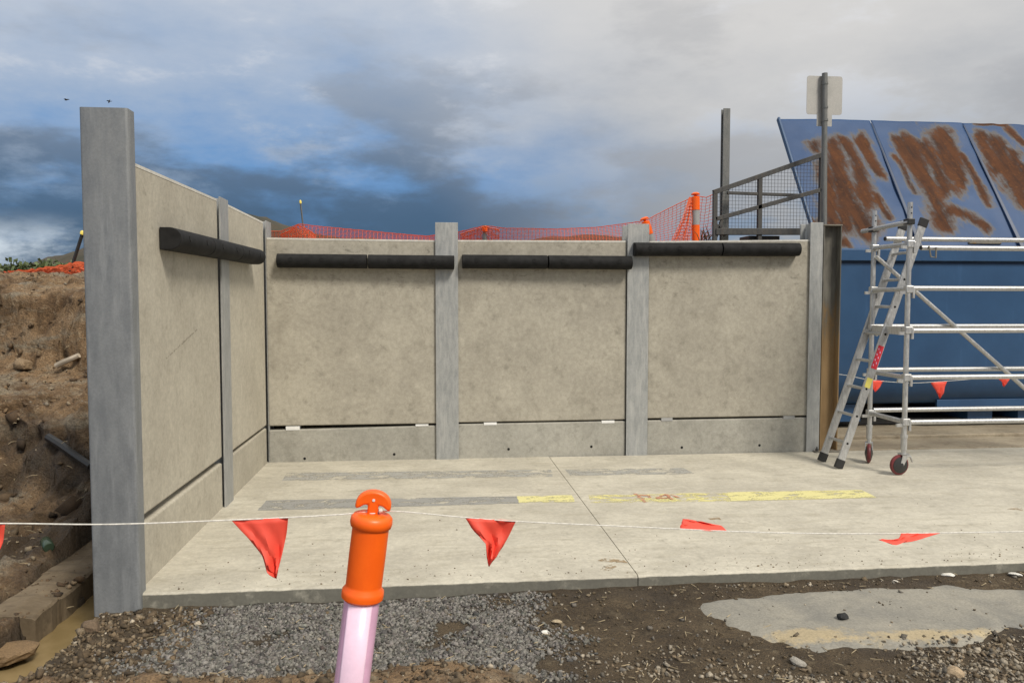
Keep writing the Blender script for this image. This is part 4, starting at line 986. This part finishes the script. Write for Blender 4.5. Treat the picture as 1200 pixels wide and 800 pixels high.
SLP = [(805,705),(830,697),(880,692),(950,688),(1020,686),(1100,684),(1180,687),(1300,690),(1340,715),(1290,738),(1200,742),(1170,752),(1120,762),(1060,765),(1000,763),(930,761),(885,752),(850,738),(820,722)]
SLW = [atz(*p, -.085)[:2] for p in SLP]
def in_poly(x, y, poly):
    r = np.zeros(len(x), bool); n = len(poly)
    for i in range(n):
        (xa, ya), (xb, yb) = poly[i], poly[(i+1) % n]
        with np.errstate(divide='ignore', invalid='ignore'):
            c = ((ya > y) != (yb > y)) & (x < (xb-xa)*(y-ya)/(yb-ya+1e-12)+xa)
        r ^= c
    return r
def poly_dist(x, y, poly):
    d = np.full(len(x), 9.); n = len(poly)
    for i in range(n):
        (xa, ya), (xb, yb) = poly[i], poly[(i+1) % n]; dx, dy = xb-xa, yb-ya
        t = np.clip(((x-xa)*dx+(y-ya)*dy)/(dx*dx+dy*dy), 0, 1); d = np.minimum(d, np.hypot(x-xa-t*dx, y-ya-t*dy))
    return np.where(in_poly(x, y, poly), d, -d)
def scatter(N, x0, x1, y0, y1, dens):
    x = rng.uniform(x0, x1, N); y = rng.uniform(y0, y1, N); k = rng.random(N) < dens(x, y); x, y = x[k], y[k]
    k = (y < 4.66) & ~((x > -2.25) & (x < -1.93) & (y > 4.1)); x, y = x[k], y[k]
    k = (poly_dist(x, y, SLW) < rng.exponential(.045, len(x))) | (rng.random(len(x)) < .04); x, y = x[k], y[k]
    return np.stack([x, y, np.maximum(height(x, y), np.where(poly_dist(x, y, SLW) > .05, -.071, -9))], 1)
def gdens(x, y): return sst(x+.45*fbm(x*2.3, y*2.3, 3), -1.60, -.95)*sst(x+.5*fbm(x*2.3+4, y*2.3, 3), .75, .25)*sst(fbm(x*2.4+1, y*2.4, 3), .62, .30)*sst(y, 3.55, 3.66)
P = scatter(52000, -1.8, .9, 3.4, 4.68, gdens); n = len(P)
g = rng.uniform(.05, .24, (n, 1))*np.array([[1., .94, .84]])+rng.normal(0, .003, (n, 3))
stones('gravel', P, np.clip(rng.lognormal(-4.68, .34, n), .0045, .020), np.clip(g, .02, 1), 'bed of grey crushed stone gravel in front of the slab')
def bdens(x, y): return .25+.75*sst(fbm(x*1.5+21, y*1.5, 3), -.1, .35)*(1-.7*gdens(x, y))
P = scatter(15000, -1.9, 4.6, 3.0, 4.68, bdens); n = len(P)
pal = np.array([(.11,.08,.045),(.16,.125,.08),(.07,.05,.028),(.36,.31,.235),(.13,.115,.095),(.09,.065,.036)])
stones('loose_stones', P, np.clip(rng.lognormal(-5.0, .5, n), .003, .022), np.clip(pal[rng.integers(0, 6, n)]*rng.uniform(.75, 1.25, (n, 1)), 0, 1), 'loose stones and crumbs of soil on the muddy ground')
n = 520; yy = 4.73+np.minimum(rng.exponential(.22, n), 3.2); xx = rng.uniform(-1.6, 5.5, n); P = np.stack([xx, yy, np.zeros(n)], 1)
stones('loose_stones', P, np.clip(rng.lognormal(-5.6, .45, n), .002, .009), np.array([(.20,.155,.10),(.13,.095,.058),(.28,.25,.20)])[rng.integers(0, 3, n)], 'crumbs of grit and soil walked onto the slab')
# stony foreground at right
P = scatter(14000, .6, 4.6, 3.0, 3.95, lambda x, y: sst(y, 3.95, 3.75)*sst(fbm(x*1.9+41, y*1.9, 3), -.35, .15)); n = len(P)
pal = np.array([(.23,.195,.145),(.15,.12,.08),(.30,.26,.20),(.10,.088,.07),(.18,.135,.085)])
stones('loose_stones', P, np.clip(rng.lognormal(-4.75, .42, n), .004, .022), pal[rng.integers(0, 5, n)]*rng.uniform(.75, 1.25, (n, 1)), 'pale stony rubble along the near edge at right')
# soil clods of the bank, trench edge and spoil lip
def cdens(x, y): return np.where(x < -1.95, .55*sst(fbm(x*2, y*2, 3), -.3, .3), .25*sst(x, BERM_X+.2, BERM_X-.1))
xx = rng.uniform(-5.4, -1.62, 9000); yy = rng.uniform(3.4, 10.5, 9000); k = (rng.random(9000) < .5*sst(fbm(xx*1.6, yy*1.6, 3), -.35, .3)) & (xx < -2.02-.0*yy) & ~((xx > -2.55) & (yy > 4.0)); xx, yy = xx[k], yy[k]
P = np.stack([xx, yy, height(xx, yy)], 1); n = len(P); pal = np.array([(.11,.07,.036),(.17,.115,.065),(.07,.044,.022),(.24,.19,.125),(.19,.16,.12)])
stones('soil_clods', P, np.clip(rng.lognormal(-4.5, .5, n), .005, .04), pal[rng.integers(0, 5, n)]*rng.uniform(.75, 1.2, (n, 1)), 'brown clods of soil on the earth bank')
xx = rng.uniform(-4.6, -2.55, 2600); yy = rng.uniform(4.2, 9.0, 2600); hz_ = height(xx, yy)
st_ = np.abs(height(xx, yy+.12)-hz_)/.12
k = rng.random(2600) < np.clip(.02+.16*st_, 0, .32)*np.where(hz_ < .9, 1.0, .55); P = np.stack([xx, yy-.015, hz_], 1)[k]; n = len(P)
pal = np.array([(.095,.058,.029),(.15,.098,.052),(.065,.04,.02),(.20,.142,.083)]); cc_ = pal[rng.integers(0, 4, n)]*rng.uniform(.75, 1.2, (n, 1))*np.where(P[:, 2:3] < .7, .62, 1.0)
stones('soil_clods', P, np.clip(rng.lognormal(-3.35, .5, n), .015, .11), cc_, 'blocky broken clods on the faces of the earth bank', sink=.62)
xx = rng.uniform(-2.50, -2.21, 260); yy = rng.uniform(4.58, 6.6, 260); P = np.stack([xx, yy, np.full(260, -.078)], 1)
stones('soil_clods', P, np.clip(rng.lognormal(-4.6, .55, 260), .004, .035), pal[rng.integers(0, 4, 260)]*rng.uniform(.6, 1.1, (260, 1)), 'crumbs of mud lying on the concrete beam', sink=.5)
n = 420; xx = rng.uniform(-4.4, -2.1, n); yy = rng.uniform(4.3, 9.0, n); P = np.stack([xx, yy-.02, height(xx, yy)+.012], 1); mb = MB()
for p_ in P:
    a = rng.uniform(0, 6.28); L = rng.uniform(.02, .09); d = Vector((math.cos(a), .4*math.sin(a), rng.uniform(-.5, .5)))*L; q = Vector(p_); mb.tube([q, q+d*.5+Vector((0,-.01,.008)), q+d], [.0028, .0024, .0014], 4, False)
n = 260; xx = rng.uniform(-1.6, 4.4, n); yy = rng.uniform(3.45, 4.66, n); P = np.stack([xx, yy, height(xx, yy)+.012], 1)
for p_ in P:
    a = rng.uniform(0, 6.28); L = rng.uniform(.015, .06); d = Vector((math.cos(a), math.sin(a), rng.uniform(-.1, .15)))*L; q = Vector(p_); mb.tube([q, q+d*.5, q+d], [.0024, .0022, .0012], 4, False)
tag(mb.build('straw', M['straw']), 'bits of dry straw and root caught in the soil', kind='stuff')
xx = np.concatenate([rng.uniform(-1.95, -1.25, 1500), rng.uniform(-1.9, .5, 500)]); yy = np.concatenate([rng.uniform(3.6, 4.64, 1500), rng.uniform(3.3, 3.66, 500)])
P = np.stack([xx, yy, height(xx, yy)], 1); P = P[P[:, 2] > -.2]; n = len(P); pal = np.array([(.09,.062,.034),(.14,.10,.058),(.06,.042,.023),(.20,.155,.10)])
stones('soil_clods', P, np.clip(rng.lognormal(-4.5, .5, n), .004, .03), pal[rng.integers(0, 4, n)]*rng.uniform(.75, 1.2, (n, 1)), 'brown clods of wet soil round the foot of the end post')

def rock(label, cat, px, py, size, col, name='rock', squash=.7, seed=0, grp=None, sub=2, lift=.25):
    c = hit(px, py, 2.9, 12) if py < 799 else atz(px, py, -.05)
    bm = bmesh.new(); bmesh.ops.create_icosphere(bm, subdivisions=sub, radius=1); rs = np.random.default_rng(seed+int(px))
    ax = rs.normal(0, 1, (9, 3)); ax /= np.linalg.norm(ax, axis=1)[:, None]; off = rs.uniform(.55, .95, 9)
    for v in bm.verts:
        d = np.array(v.co); s = 1.0
        for a, o_ in zip(ax, off):
            t = d@a
            if t > .05: s = min(s, o_/t)
        s *= 1+rs.uniform(-.04, .04); v.co = Vector(d*s)*size; v.co.z *= squash; v.co.x *= 1.25
    me = bpy.data.meshes.new(name); bm.to_mesh(me); bm.free()
    a = me.attributes.new('tint', 'FLOAT_COLOR', 'POINT'); a.data.foreach_set('color', np.tile([*col, 1], len(me.vertices)).astype(np.float32))
    me.materials.append(M['stone']); o = bpy.data.objects.new(name, me); COL.objects.link(o)
    o.location = c+Vector((0, 0, size*squash*lift)); o.rotation_euler = (rs.uniform(-.3,.3), rs.uniform(-.3,.3), rs.uniform(0, 6)); return tag(o, label, cat, grp)
rock('white stone chip on the brown soil right of the gravel', 'stone', 638, 742, .024, (.62, .60, .55))
rock('flat tan stone on the brown soil right of the gravel', 'stone', 653, 730, .028, (.36, .29, .19))
rock('black lump lying on the dried concrete spill', 'rock', 988, 730, .034, (.02, .02, .02), squash=.8, lift=1.3)
rock('large brown clod at the bottom left corner', 'clod', 12, 772, .14, (.17, .11, .055), 'soil_clod', .5, 3, None, 3)
rock('brown clod beside the water at the foot of the end post', 'clod', 108, 738, .055, (.13, .09, .055), 'soil_clod', .8, 5, None, 3)
rock('brown stone on the ledge of the earth bank', 'rock', 28, 430, .09, (.24, .17, .10), 'rock', .8, 9, None, 3)
rock('buff stone in the rubble at the bottom right', 'rock', 1118, 790, .045, (.36, .27, .17), 'rock', .7, 2)
rock('grey stone in the rubble below the dried concrete spill', 'rock', 935, 778, .035, (.30, .28, .24), 'rock', .7, 4)
rock('long white scrap on the soil at the right edge of the slab', 'scrap', 1110, 673, .050, (.68, .66, .60), 'concrete_scrap', .25, 1)
rock('white scrap at the far right edge of the soil strip', 'scrap', 1190, 674, .045, (.66, .64, .58), 'concrete_scrap', .3, 2)
rock('small white scrap just in front of the slab edge at right', 'scrap', 1142, 666, .022, (.66, .64, .58), 'concrete_scrap', .5, 3)
rock('white flake on the soil in front of the dried concrete spill', 'scrap', 1049, 681, .020, (.62, .58, .50), 'concrete_scrap', .4, 4)

# ---------------------------------------------------------------- dried concrete spill
sx_ = np.arange(1.2, 4.5, .022); sy2 = np.arange(3.55, 4.68, .018); SXG, SYG = np.meshgrid(sx_, sy2); u = SXG.ravel(); v = SYG.ravel()
dd_ = poly_dist(u, v, SLW)+.07*fbm(u*3.5, v*3.5, 3)+.03*fbm(u*11, v*11, 2)
zz = -.150+.080*sst(dd_, -.10, .12)+.010*fbm(u*7+3, v*7, 3)*sst(dd_, .22, .0)+.006*fbm(u*3, v*3, 3)+.003*fbm(u*12, v*12, 2)
V = np.stack([u, v, zz], 1); ix = np.arange(len(u)).reshape(len(sy2), len(sx_))
fq = np.stack([ix[:-1,:-1], ix[:-1,1:], ix[1:,1:], ix[1:,:-1]], -1).reshape(-1, 4); fq = fq[(dd_[fq] > -.11).any(1)]
us_, inv = np.unique(fq, return_inverse=True); V = V[us_]; fq = inv.reshape(-1, 4)
sp = mesh_np('concrete_spill', V, fq, M['slurry'], smooth=True)
tag(sp, 'flat grey spill of dried concrete on the ground at lower right', kind='structure')
